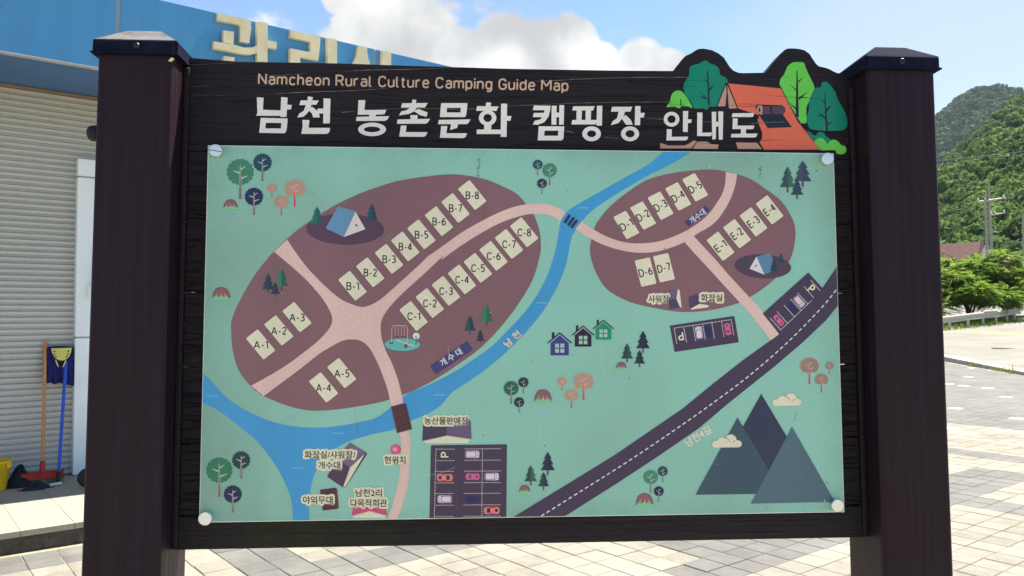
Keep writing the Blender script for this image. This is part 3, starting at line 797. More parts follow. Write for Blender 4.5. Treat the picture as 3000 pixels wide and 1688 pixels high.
# ---- wooded hills
def hill_z(x, y):
    """height of the wooded slopes beyond the village"""
    az = np.degrees(np.arctan2(x, y)); r = np.hypot(x, y)
    c = np.interp(az, [-100, -60, -20, 5, 15, 24, 27.8, 30, 32.5, 36, 45, 70, 100], [34, 50, 42, 44, 50, 62, 74, 94, 117, 130, 112, 76, 40])
    ca = np.clip(np.cos(np.radians(az)), 0.6, 1); c = c * ca
    near = c * np.clip((r - 118) / (470 - 118), 0, 1) ** 0.92
    c2 = np.interp(az, [-90, 0, 12, 22, 27.8, 29.0, 30.4, 31.6, 33.5, 40, 60, 100], [0, 18, 84, 158, 226, 248, 268, 268, 256, 220, 116, 0])
    c2 = c2 * ca
    far = c2 * np.clip((r - 480) / (980 - 480), 0, 1) ** 0.9 
    wob = 4.0 * np.sin(x * .045 + 1.3) * np.cos(y * .031) + 2.2 * np.sin(x * .11 + y * .07)
    base = 3.4 * np.clip((r - 70) / 40, 0, 1)
    z = np.where(r < 500, near, np.maximum(c * np.clip(1 - (r - 470) / 160, 0, 1), far))
    return base + np.maximum(z, 0) + wob * np.clip((r - 130) / 120, 0, 1) * np.clip(z / 25, 0, 1)
azs = np.radians(np.linspace(-85, 85, 220)); rs = np.concatenate([np.linspace(78, 500, 70), np.linspace(510, 1150, 50)])
AZg, Rg = np.meshgrid(azs, rs); X_, Y_ = Rg * np.sin(AZg), Rg * np.cos(AZg); Z_ = hill_z(X_, Y_) - 0.25 - 3.5 * np.clip((90 - Rg) / 12, 0, 1)
V = np.stack([X_.ravel(), Y_.ravel(), Z_.ravel()], 1); nx = len(azs); I = np.arange((len(rs) - 1) * (nx - 1)); r_, c_ = I // (nx - 1), I % (nx - 1); k0 = r_ * nx + c_
hm = MB('hill_undergrowth', 0.9, 0.2); _h = hm.noise(0.06, 6); hm.color(hm.mix(hm.rng(_h, .35, .65), (0.035, 0.055, 0.015), (0.07, 0.085, 0.03)))
tag(np_obj('hill', V, np.stack([k0, k0 + 1, k0 + nx + 1, k0 + nx], 1), hm.m, smooth=True), kind='structure')

def crown_template(n, seed, flat=0.8):
    g = np.random.default_rng(seed)
    lob = g.normal(0, .34, (9, 3)); lob[:, 2] = g.uniform(-.2, .45, 9); lr = g.uniform(.36, .6, 9); k = g.integers(0, 9, n)
    u = g.normal(size=(n, 3)); u /= np.linalg.norm(u, axis=1)[:, None]; u[:, 2] = np.where(u[:, 2] < -.35, -u[:, 2], u[:, 2])
    c = lob[k] + u * lr[k][:, None] * g.uniform(.8, 1.05, n)[:, None]; c[:, 2] *= flat
    nr = u + g.normal(0, .45, (n, 3)); nr /= np.linalg.norm(nr, axis=1)[:, None]
    t = np.cross(nr, g.normal(size=(n, 3))); t /= np.linalg.norm(t, axis=1)[:, None]; b = np.cross(nr, t); s = g.uniform(.07, .15, n)[:, None] * (420 / n) ** .5
    quad = np.stack([c - t * s - b * s * .7, c + t * s - b * s * .4, c + t * s * .8 + b * s * .8, c - t * s * .6 + b * s], 1)
    return quad.reshape(-1, 3), g.uniform(-.2, .2, n)
T_hi = [crown_template(190, s) for s in range(5)]; T_lo = [crown_template(130, 50 + s) for s in range(4)]
def forest(name, azr, rr, spacing, size, hi, mat, label, seed):
    g = np.random.default_rng(seed); Vs, Ts = [], []; r = rr[0]; T = T_hi if hi else T_lo; n = 0
    while r < rr[1]:
        na = max(1, int(math.radians(azr[1] - azr[0]) * r / spacing))
        for k in range(na):
            a = math.radians(azr[0] + (azr[1] - azr[0]) * (k + g.uniform(0, 1)) / na); rad = r + g.uniform(-.5, .5) * spacing; x, y = rad * math.sin(a), rad * math.cos(a)
            z = float(hill_z(np.array(x), np.array(y))); s = size * g.uniform(.65, 1.35); q, tt = T[g.integers(0, len(T))]; th = g.uniform(0, 6.28); ct, st = math.cos(th), math.sin(th)
            p = q * s * np.array([1, 1, g.uniform(.9, 1.35)]); p = np.stack([p[:, 0] * ct - p[:, 1] * st + x, p[:, 0] * st + p[:, 1] * ct + y, p[:, 2] + z + s * .75], 1)
            Vs.append(p); Ts.append(tt + g.uniform(.15, .85)); n += 1
        r += spacing * .85
    V = np.concatenate(Vs); tag(np_obj(name, V, np.arange(len(V)).reshape(-1, 4), mat, None, np.clip(np.concatenate(Ts), 0, 1)), label, 'woodland', kind='stuff')
M_WOOD1 = leafmat('wood_green', (0.048, 0.095, 0.022), (0.150, 0.225, 0.055), 0.35); M_WOOD2 = leafmat('far_wood_green', (0.022, 0.060, 0.022), (0.058, 0.112, 0.036), 0.25)
forest('hillside_wood', (25.4, 35.5), (125, 235), 2.5, 1.8, True, M_WOOD1, 'green broadleaf wood covering the near slope of the hill', 1)
forest('hillside_wood', (25.4, 35.5), (235, 490), 3.5, 2.6, True, M_WOOD1, 'green wood on the upper slope of the near hill', 2)
forest('far_wood', (26.6, 34.5), (560, 1010), 7.4, 5.2, True, M_WOOD2, 'dark wood on the far mountain behind the near hill', 3)
forest('hillside_wood', (-50, 25.0), (135, 490), 8.6, 5.4, False, M_WOOD1, 'green wood on the hill hidden behind the sign board', 4)
forest('hillside_wood', (35.6, 60), (140, 490), 8.0, 5.0, False, M_WOOD1, 'green wood on the hill beyond the house with pale red roof', 5)

# ---- summer haze in the valley
bm = bmesh.new(); bbox(bm, -1400, 1400, -300, 1500, -1.5, 330)
hz = bpy.data.materials.new('valley_haze'); hz.use_nodes = True; hz.node_tree.nodes.clear()
ho = hz.node_tree.nodes.new('ShaderNodeOutputMaterial'); hv = hz.node_tree.nodes.new('ShaderNodeVolumePrincipled')
hv.inputs['Color'].default_value = (0.74, 0.87, 1.0, 1); hv.inputs['Density'].default_value = 0.00008; hv.inputs['Anisotropy'].default_value = 0.2
hz.node_tree.links.new(hv.outputs[0], ho.inputs['Volume'])
tag(bm_obj('haze', bm, hz), kind='stuff')
# ============================================================ the information sign
YAW, TILT = math.radians(3.6433), math.radians(2.1757)
AX = np.array([math.cos(YAW), math.sin(YAW), 0.0])
NRM = np.array([math.sin(YAW) * math.cos(TILT), -math.cos(YAW) * math.cos(TILT), math.sin(TILT)])
AY = np.cross(NRM, AX); NB = -NRM
ORG = np.array([0.036517, 1.450182, 0.0])
ZC = 1.6268932
PC = ORG + AY * ZC
sign = link(bpy.data.objects.new('information_sign', None))
sign.empty_display_size = 0.2
sign.matrix_world = Matrix(((AX[0], NB[0], AY[0], ORG[0]), (AX[1], NB[1], AY[1], ORG[1]), (AX[2], NB[2], AY[2], ORG[2]), (0, 0, 0, 1)))
tag(sign, 'dark brown two-post wooden camping guide sign with mint green map panel', 'sign')

def loc(x, y, d):
    """picture point -> (x, z) on the sign's own plane d metres behind the panel face"""
    r = ray(x, y); p0 = PC + NB * d
    p = CAM + r * (((p0 - CAM) @ NB) / (r @ NB)) - ORG
    return (p @ AX, p @ AY)

# ---- wood and metal
def stained_wood(name, axis, base=(0.0165, 0.0100, 0.0135)):
    b = MB(name, 0.5, 0.26)
    s = (0.35, 1, 9) if axis == 'x' else (9, 9, 0.3)
    g1 = b.noise(9, 6, 0.62, sc=s, dist=1.2)
    g2 = b.noise(48, 4, 0.6, sc=(0.12, 1, 4.5) if axis == 'x' else (5, 5, 0.1), dist=0.5)
    wv = b.noise(3.0, 3, 0.5, off=(4, 2, 1))
    h = b.math('ADD', b.math('MULTIPLY', g1, 0.75), b.math('MULTIPLY', g2, 0.45))
    col = b.mix(b.rng(g2, 0.35, 0.75), tuple(v * 0.7 for v in base), tuple(v * 1.35 for v in base))
    col = b.mix(b.rng(wv, 0.45, 0.7, 0, 0.5), col, tuple(v * 0.8 for v in base))
    if axis == 'x':
        # algae on the damp lower boards
        sx = b.n.new('ShaderNodeSeparateXYZ'); b.l.new(b.tc.outputs['Object'], sx.inputs[0])
        low = b.math('MULTIPLY', b.rng(sx.outputs['Z'], 1.25, 1.32, 1.0, 0.0), b.math('MULTIPLY', b.rng(sx.outputs['X'], -0.60, -0.48, 0, 1), b.rng(sx.outputs['X'], -0.28, -0.05, 1, 0.08)))
        am = b.math('MULTIPLY', b.rng(b.noise(3.2, 5, 0.6, off=(1.3, 0, 0)), 0.40, 0.60, 0, 0.9), low, clamp=True)
        col = b.mix(am, col, (0.024, 0.026, 0.005))
    b.color(col); b.rough(b.rng(g2, 0.3, 0.7, 0.38, 0.62)); b.bump(h, 1.0 if axis == 'x' else 0.12, 0.006)
    return b.m
M_BOARD = stained_wood('stained_board', 'x')
def post_paint():
    b = MB('brown_post_paint', 0.42, 0.16)
    st = b.noise(30, 4, 0.6, sc=(3.5, 3.5, 0.10)); sp = b.noise(160, 3, 0.6); wv = b.noise(2.0, 4)
    col = b.mix(b.rng(st, 0.42, 0.72, 0, 1), (0.0165, 0.0076, 0.0135), (0.0270, 0.0150, 0.0235))
    col = b.mix(b.rng(wv, 0.4, 0.7, 0, 0.5), col, (0.0215, 0.0072, 0.0088))
    b.color(col); b.rough(b.rng(st, 0.3, 0.7, 0.36, 0.55)); b.bump(b.math('ADD', b.math('MULTIPLY', sp, 0.6), b.noise(90, 3, 0.6, sc=(2.2, 2.2, 0.03))), 0.22, 0.002)
    return b.m
M_POST = post_paint()
M_CAP = simple('cap_plastic', (28, 30, 46), 0.85, 0.25, 20, 0.02)
def greyed():  # pale mottled grey that paints glare onto the left cap's top
    b = MB('cap_top_glare', 0.5, 0.4); n = b.noise(22, 5, 0.6); b.color(b.mix(b.rng(n, 0.3, 0.65), (0.08, 0.074, 0.072), (0.20, 0.185, 0.175))); return b.m
M_CAPGLARE = greyed()
M_STEEL = simple('brushed_steel', (228, 228, 226), 0.42, 0.06, 60, 0.5, 1.0)
M_SCREW = simple('dark_screw', (60, 58, 60), 0.4, 0.1, 60, 0.5, 0.8)
M_EDGE = simple('panel_edge', (228, 232, 224), 0.35, 0.05)
M_PALEWOOD = simple('bare_wood', (116, 106, 96), 0.8, 0.3, 60)
M_RUBBER = simple('black_rubber', (22, 22, 24), 0.6, 0.2)

PX0, PX1 = 0.652, 0.787
for s in (-1, 1):
    x0, x1 = sorted((s * PX0, s * PX1))
    post = box('post', x0, x1, -0.04, 0.095, -0.25, 2.135, M_POST, sign, bevel=0.009, seg=3)
    # cap: skirt, lip and flat-topped pyramid
    a, b2 = x0 - 0.008, x1 + 0.008; c, d = -0.048, 0.103
    bm = bmesh.new()
    def ring(i, z): return [bm.verts.new(v) for v in ((a + i, c + i, z), (b2 - i, c + i, z), (b2 - i, d - i, z), (a + i, d - i, z))]
    rr = [ring(-0.001, 2.128), ring(-0.0015, 2.130), ring(0.0, 2.133), ring(0.0, 2.151), ring(0.003, 2.1545), ring(0.045, 2.1865), ring(0.047, 2.187)]
    for q, w in zip(rr, rr[1:]):
        for i in range(4): bm.faces.new((q[i], q[(i + 1) % 4], w[(i + 1) % 4], w[i]))
    bm.faces.new(rr[0][::-1]); bm.faces.new(rr[-1])
    vert_e = [e for e in bm.edges if abs(e.verts[0].co.z - e.verts[1].co.z) > 0.01 and abs(e.verts[0].co.x - e.verts[1].co.x) < 0.002]
    bmesh.ops.bevel(bm, geom=vert_e, offset=0.006, segments=3, affect='EDGES')
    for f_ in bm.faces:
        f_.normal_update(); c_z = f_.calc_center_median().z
        if s < 0 and c_z > 2.158: f_.material_index = 1  # left cap only: its glare is put into the colour
    cap = bm_obj('post_cap', bm, [M_CAP, M_CAPGLARE], sign)
    bm = bmesh.new()
    xs = (x0 + x1) / 2 + (0.004 if s < 0 else -0.002)
    Ms = Matrix.Translation((xs, -0.0485, 2.142)) @ Matrix.Rotation(math.radians(90), 4, 'X')
    lathe(bm, [(0.0058, 0), (0.0058, 0.001), (0.0045, 0.0026), (0.0015, 0.003)], 14, Ms)
    scr = bm_obj('screw', bm, M_SCREW, cap, smooth=False)
    bm = bmesh.new()
    for rx in (0, 1):
        w, h = (0.0032, 0.0007) if rx else (0.0007, 0.0032)
        bbox(bm, xs - w, xs + w, -0.0522, -0.0512, 2.142 - h, 2.142 + h)
    bm_obj('screw_slot', bm, M_RUBBER, cap)
    # rounded bead where the boards meet the post
    box('corner_bead', *sorted((s * 0.6405, s * 0.6515)), 0.010, 0.022, 1.232, 2.125 if s < 0 else 2.11, M_BOARD, sign, bevel=0.003)
# domed plug on the outer side of the one post
bm = bmesh.new()
Mp = Matrix.Translation((-PX1, 0.0, 1.992)) @ Matrix.Rotation(math.radians(-90), 4, 'Y')
lathe(bm, [(0.015, 0.0), (0.015, 0.022), (0.013, 0.027), (0.008, 0.030), (0.002, 0.031)], 20, Mp)
bm_obj('plug', bm, M_RUBBER, sign, smooth=True)
# a chip of pale film left on the one post
px = loc(502, 176, -0.0405)
mesh_obj('tape_scrap', [(px[0] - .006, -0.0405, px[1] - .002), (px[0] + .001, -0.042, px[1] - .004), (px[0] + .006, -0.0412, px[1] + .002), (px[0] + .001, -0.043, px[1] + .004)],
         [(0, 1, 2, 3)], simple('old_tape', (225, 215, 170)), sign)

# ---- boards: header with the cut-out outline, planks, bottom rail
D = 0.02
head_px = [(548, 172), (700, 181), (1000, 186), (1200, 193), (1500, 202), (1800, 207)]
hump = [(290, 355), (330, 300), (360, 262), (400, 212), (440, 175), (505, 145), (550, 115), (590, 95), (650, 90), (750, 110), (830, 150), (890, 200), (925, 255), (960, 310), (1000, 350), (1060, 375), (1110, 380), (1240, 377), (1380, 375),
        (1440, 290), (1500, 220), (1560, 150), (1600, 110), (1640, 90), (1700, 88), (1760, 92), (1840, 110), (1900, 155), (1935, 210), (1975, 270), (2010, 300), (2100, 320), (2150, 342), (2190, 365), (2230, 380), (2380, 390)]
prof = [loc(*p, D) for p in head_px] + [loc(1900 + x / 4.025, 120 + y / 4.025, D) for x, y in hump]
prof = [(max(min(x, 0.651), -0.651), z) for x, z in prof]
prof[0] = (-0.651, 2.146)
prof.append((0.651, prof[-1][1] - 0.001))
ZH = 1.966
outline = [(-0.651, ZH)] + prof + [(0.651, ZH)]
bm = bmesh.new()
fr = [bm.verts.new((x, D, z)) for x, z in outline]; bk = [bm.verts.new((x, D + 0.036, z)) for x, z in outline]
bm.faces.new(fr[::-1]); bm.faces.new(bk)
for i in range(len(fr)):
    j = (i + 1) % len(fr); bm.faces.new((fr[i], fr[j], bk[j], bk[i]))
header = bm_obj('header_board', bm, M_BOARD, sign)
zs = [ZH - 0.002, 1.836, 1.792, 1.656, 1.611, 1.478, 1.392, 1.276]
edges = [ZH, 1.838, 1.700, 1.560, 1.420, 1.290]
for i, (zt, zb) in enumerate(zip(edges, edges[1:])):
    box('plank', -0.651, 0.651, D + 0.001 * (i % 2), D + 0.034, zb + 0.0012, zt - 0.0012, M_BOARD, sign, bevel=0.0022)
box('bottom_rail', -0.651, 0.651, D - 0.004, D + 0.038, 1.229, 1.2885, M_BOARD, sign, bevel=0.003)

# raised grain ribs in the side strips
M_RIB = M_BOARD
def rib(pts, w, h, parent, mat, name):
    bm = bmesh.new(); prev = None
    for (x, z, k) in pts:
        cur = [bm.verts.new((x, D + 0.0006, z - w * k)), bm.verts.new((x, D - h * k, z)), bm.verts.new((x, D + 0.0006, z + w * k))]
        if prev:
            for i in range(2): bm.faces.new((prev[i], cur[i], cur[i + 1], prev[i + 1]))
        prev = cur
    return bm_obj(name, bm, mat, parent)
R2 = random.Random(3)
for s in (-1, 1):
    bm = bmesh.new()
    z = 1.30
    while z < 1.955:
        x0, x1 = (-0.640, -0.602) if s < 0 else (0.602, 0.640)
        w = R2.uniform(0.0008, 0.0022); h = R2.uniform(0.0012, 0.003); sl = R2.uniform(-0.006, 0.006); prev = None
        for k in range(7):
            t = k / 6; x = x0 + (x1 - x0) * t; zz = z + sl * t + R2.uniform(-.0006, .0006); e = 0.4 + 0.6 * math.sin(math.pi * min(max(t, .08), .92))
            cur = [bm.verts.new((x, D + 0.0016, zz - w * 1.6)), bm.verts.new((x, D - h * e, zz + w * 0.6)), bm.verts.new((x, D + 0.0016, zz + w * 1.2))]
            if prev:
                for i in range(2): bm.faces.new((prev[i], cur[i], cur[i + 1], prev[i + 1]))
            prev = cur
        z += R2.choice((0.007, 0.010, 0.014, 0.019, 0.026))
    bm_obj('grain_ridges', bm, M_BOARD, sign)['kind'] = 'stuff'
# grain splits in the header, where bare wood shows pale
c1 = lambda x, y: (x / 2.415, y / 2.415)
c2 = lambda x, y: (1000 + x / 2.415, y / 2.415)
c3 = lambda x, y: (1900 + x / 4.025, 120 + y / 4.025)
cracks = [([c1(1335, 462), c1(1640, 447), c1(2040, 432)], .5), ([c2(0, 507), c2(200, 497), c2(500, 491), c2(860, 478)], 1.5), ([c1(1800, 545), c1(2170, 522)], 1.1),
          ([c1(1820, 672), c1(2120, 656), c2(0, 645), c2(130, 640), c2(340, 626)], 1.7), ([c2(1140, 582), c2(1500, 572), c2(1700, 560), c2(2060, 550), c2(2415, 548), c3(470, 430)], 1.5),
          ([c2(0, 797), c2(90, 789)], 2.2), ([c2(250, 776), c2(560, 769), c2(930, 772), c2(1200, 752), c2(1480, 738), c2(1700, 730), c2(2300, 722), c3(225, 732)], 1.5),
          ([c2(1585, 928), c2(1655, 942)], 1.8), ([c2(1850, 970), c2(1965, 982)], 1.2), ([c2(2140, 833), c2(2290, 848), c3(60, 910)], 1.2),
          ([c3(530, 948), c3(740, 960), c3(900, 955)], 1.0), ([c3(1185, 978), c3(1290, 968), c3(1400, 962), c3(1640, 958)], 1.9), ([c1(1325, 680), c1(1640, 676)], .6), ([c1(1325, 620), c1(1500, 606)], .5)]
bm = bmesh.new(); R3 = random.Random(5)
for pts, wpx in cracks:
    sp = spline(pts, 10); prev = None; n = len(sp)
    for i, (x, y) in enumerate(sp):
        k = wpx * (0.35 + R3.random() * 0.9) * min(1, 4 * i / n + .15, 4 * (n - 1 - i) / n + .15) * 0.62
        a = loc(x, y - k, D); b_ = loc(x, y + k, D)
        cur = [bm.verts.new((a[0], D - 0.0008, a[1])), bm.verts.new((b_[0], D - 0.0008, b_[1]))]
        if prev: bm.faces.new((prev[0], cur[0], cur[1], prev[1]))
        prev = cur
bm_obj('bare_wood_cracks', bm, M_PALEWOOD, header)['kind'] = 'stuff'
# deep dark grain furrows across the header
bm = bmesh.new()
for i in range(70):
    x = R3.uniform(-0.64, 0.5); z = R3.uniform(1.975, 2.132); L = R3.uniform(0.04, 0.22); prev = None; ph = R3.uniform(0, 6)
    for k in range(9):
        t = k / 8; xx = min(x + L * t, 0.64); zz = z + 0.003 * math.sin(ph + 3 * t) + 0.01 * t * (0.5 - abs(x)) * 0.3
        w = R3.uniform(0.0003, 0.0008) * math.sin(math.pi * min(max(t, .06), .94))
        cur = [bm.verts.new((xx, D + 0.0008, zz - w * 1.6)), bm.verts.new((xx, D - 0.0011 * math.sin(math.pi * min(max(t, .06), .94)), zz)), bm.verts.new((xx, D + 0.0008, zz + w))]
        if prev:
            for q in range(2): bm.faces.new((prev[q], cur[q], cur[q + 1], prev[q + 1]))
        prev = cur
bm_obj('grain_ridges', bm, M_BOARD, header)['kind'] = 'stuff'

# ---- the map panel
bm = bmesh.new(); bbox(bm, -0.6, 0.6, 0.0, 0.004, ZC - 0.34593, ZC + 0.34593)
panel = bm_obj('map_panel', bm, [M_EDGE], sign, bevel=0.0006, seg=1)
def bg_mat():
    b = MB('print_mint', 0.34, 0.42)
    mint = tuple(float(v * k) for v, k in zip(lin((136, 191, 173)), PK)); sage = tuple(float(v * k) for v, k in zip(lin((125, 166, 149)), PK))
    n1 = b.noise(1.7, 2, 0.5, off=(2.2, 0, 5.1)); fine = b.noise(260, 2, 0.6); vert = b.noise(16, 3, 0.5, sc=(1, 1, 0.05)); st = b.noise(26, 6, 0.7)
    col = b.mix(b.rng(n1, 0.42, 0.62), mint, sage)
    col = b.mix(b.rng(vert, 0.5, 0.75, 0, 0.25), col, tuple(v * 1.12 for v in mint))
    col = b.mix(b.rng(fine, 0.35, 0.75, 0, 0.22), col, tuple(v * 0.75 for v in sage))
    col = b.mix(b.rng(st, 0.64, 0.78, 0, 0.35), col, tuple(v * 0.62 for v in sage))
    sx = b.n.new('ShaderNodeSeparateXYZ'); b.l.new(b.tc.outputs['Object'], sx.inputs[0])
    ex = b.rng(b.math('ABSOLUTE', sx.outputs['X']), 0.555, 0.60); ez = b.rng(b.math('ABSOLUTE', b.math('SUBTRACT', sx.outputs['Z'], ZC)), 0.305, 0.346)
    rim = b.math('MULTIPLY', b.math('MAXIMUM', ex, ez), b.rng(b.noise(18, 6, 0.7), 0.35, 0.7, 0.0, 0.5), clamp=True)
    col = b.mix(rim, col, tuple(v * 0.72 for v in sage))
    b.color(col); b.rough(b.rng(n1, 0.3, 0.7, 0.28, 0.45))
    return b.m
M_MINT = bg_mat()

class Print:
    """flat print on the sign: polygons in picture points laid on the panel or board face"""
    def __init__(self, d=0.0, lay=1):
        self.d = d; self.lay = lay; self.k = 0; self.V = []; self.F = []; self.M = []; self.mats = []
    def mi(self, c):
        m = c if not isinstance(c, tuple) else P(c)
        if m not in self.mats: self.mats.append(m)
        return self.mats.index(m)
    def off(self, lay):
        self.k += 1
        return self.d - 0.00012 - 0.00016 * (self.lay if lay is None else lay) - 0.000006 * self.k
    def clampz(self, p):
        return p if self.d > 0 else (min(max(p[0], -0.5985), 0.5985), min(max(p[1], ZC - 0.3445), ZC + 0.3445))
    def poly(self, pts, c, lay=None):
        y = self.off(lay); n = len(self.V)
        for q in pts:
            x, z = self.clampz(loc(q[0], q[1], self.d)); self.V.append((x, y, z))
        self.F.append(tuple(range(n, n + len(pts)))); self.M.append(self.mi(c))
        return self
    def mesh(self, pts, faces, c, lay=None):
        y = self.off(lay); n = len(self.V)
        for q in pts:
            x, z = self.clampz(loc(q[0], q[1], self.d)); self.V.append((x, y, z))
        for f in faces: self.F.append(tuple(i + n for i in f)); self.M.append(self.mi(c))
        return self
    def ell(self, cx, cy, rx, ry, c, n=36, ang=0, lay=None, scal=0, amp=0.05):
        pts = []
        m = n if not scal else scal * 8
        for i in range(m):
            t = 2 * math.pi * i / m
            f = 1 if not scal else 1 - amp + amp * 2 * abs(math.sin(scal * t / 2)) ** 0.8
            x, y = rx * f * math.cos(t), ry * f * math.sin(t)
            pts.append((cx + x * math.cos(ang) - y * math.sin(ang), cy + x * math.sin(ang) + y * math.cos(ang)))
        return self.poly(pts, c, lay)
    def ring(self, cx, cy, rx, ry, ix, iy, c, n=32, lay=None):
        pts = []; f = []
        for i in range(n):
            t = 2 * math.pi * i / n
            pts += [(cx + rx * math.cos(t), cy + ry * math.sin(t)), (cx + ix * math.cos(t), cy + iy * math.sin(t))]
            j = (i + 1) % n; f.append((2 * i, 2 * j, 2 * j + 1, 2 * i + 1))
        return self.mesh(pts, f, c, lay)
    def line(self, a, b, w, c, w2=None, lay=None):
        a = np.array(a, float); b = np.array(b, float); t = (b - a) / (np.linalg.norm(b - a) + 1e-9); n = np.array([-t[1], t[0]])
        w2 = w if w2 is None else w2
        return self.poly([a + n * w / 2, b + n * w2 / 2, b - n * w2 / 2, a - n * w / 2], c, lay)
    def stroke(self, pts, w, c, lay=None):
        p = [np.array(q, float) for q in pts]; V = []; F = []
        for i in range(len(p)):
            t = p[min(i + 1, len(p) - 1)] - p[max(i - 1, 0)]; t /= np.linalg.norm(t) + 1e-9; n = np.array([-t[1], t[0]])
            V += [p[i] + n * w / 2, p[i] - n * w / 2]
            if i: F.append((2 * i - 2, 2 * i, 2 * i + 1, 2 * i - 1))
        return self.mesh(V, F, c, lay)
    def dashes(self, pts, w, c, ln, gap, lay=None):
        p = [np.array(q, float) for q in spline(pts, 10)]; V = []; F = []; s = 0.0
        seg = [(a, b, np.linalg.norm(b - a)) for a, b in zip(p, p[1:])]; tot = sum(q[2] for q in seg)
        def pt(u):
            for a, b, l in seg:
                if u <= l: return a + (b - a) * (u / (l + 1e-9)), (b - a) / (l + 1e-9)
                u -= l
            return p[-1], (seg[-1][1] - seg[-1][0]) / seg[-1][2]
        while s + ln < tot:
            (a, ta), (b, tb) = pt(s), pt(s + ln); n = np.array([-ta[1], ta[0]]); k = len(V)
            V += [a + n * w / 2, b + n * w / 2, b - n * w / 2, a - n * w / 2]; F.append((k, k + 1, k + 2, k + 3)); s += ln + gap
        return self.mesh(V, F, c, lay)
    def dots(self, a, b, n, r, c, lay=None):
        a = np.array(a, float); b = np.array(b, float); V = []; F = []
        for i in range(n):
            q = a + (b - a) * i / (n - 1); k = len(V)
            V += [q + r * np.array([math.cos(t), math.sin(t)]) for t in (0, 1.05, 2.09, 3.14, 4.19, 5.24)]; F.append(tuple(range(k, k + 6)))
        return self.mesh(V, F, c, lay)
    def rrect(self, cx, cy, u, v, c, r=0.14, lay=None):
        """rounded parallelogram, half vectors u and v"""
        u = np.array(u, float); v = np.array(v, float); o = np.array([cx, cy]); pts = []
        lu, lv = np.linalg.norm(u), np.linalg.norm(v); rr = r * min(lu, lv); eu, ev = u / lu, v / lv
        for su, sv, a0 in ((1, 1, 0), (-1, 1, 1), (-1, -1, 2), (1, -1, 3)):
            cc = o + su * eu * (lu - rr) + sv * ev * (lv - rr)
            for k in range(5):
                t = (a0 + k / 4) * math.pi / 2; pts.append(cc + eu * rr * math.cos(t) + ev * rr * math.sin(t))
        return self.poly(pts, c, lay)
    def text(self, body, cx, cy, h, c, w=None, ang=0.0, off=0.0, lay=None, ref=None, sp=1.0):
        V, F = glyphs(body, off, sp); R0, _ = glyphs(ref or body, 0.0, sp)
        mn, mx = R0.min(0), R0.max(0); sy = h / (mx[1] - mn[1]); sx = sy if w is None else w / (mx[0] - mn[0])
        ctr = (mn + mx) / 2; ca, sa = math.cos(math.radians(ang)), math.sin(math.radians(ang))
        pts = [(cx + (vx - ctr[0]) * sx * ca + (vy - ctr[1]) * sy * sa, cy + (vx - ctr[0]) * sx * sa - (vy - ctr[1]) * sy * ca) for vx, vy in V]
        return self.mesh(pts, F, c, lay)
    def halo(self, body, cx, cy, h, w=None, ang=0.0, ink=(24, 22, 26), hal=(236, 229, 196)):
        V, F = glyphs(body, 0.0); hh = (V.max(0) - V.min(0))[1]
        for i, (dx, dy) in enumerate([(math.cos(t), math.sin(t)) for t in np.arange(0, 6.2, math.pi / 5)]):
            self.text(body, cx + dx * 5.2, cy + dy * 5.2, h, hal, w, ang, off=0.06, ref=body)
        self.text(body, cx, cy, h, ink, w, ang, off=0.018, ref=body)
        return self
    def build(self, name, parent):
        return mesh_obj(name, self.V, self.F, self.mats, parent, self.M)

_gc = {}
def glyphs(body, off=0.0, sp=1.0):
    k = (body, round(off, 4), sp)
    if k in _gc: return _gc[k]
    cu = bpy.data.curves.new('lettering', 'FONT'); cu.body = body; cu.size = 1.0; cu.offset = off; cu.space_character = sp; cu.resolution_u = 4; cu.fill_mode = 'FRONT'
    ob = bpy.data.objects.new('lettering', cu); COL.objects.link(ob)
    dg = bpy.context.evaluated_depsgraph_get(); dg.update()
    me = bpy.data.meshes.new_from_object(ob.evaluated_get(dg))
    V = np.array([v.co[:2] for v in me.vertices]); F = [tuple(p.vertices) for p in me.polygons]
    bpy.data.objects.remove(ob); bpy.data.curves.remove(cu); bpy.data.meshes.remove(me)
    _gc[k] = (V, F)
    return _gc[k]

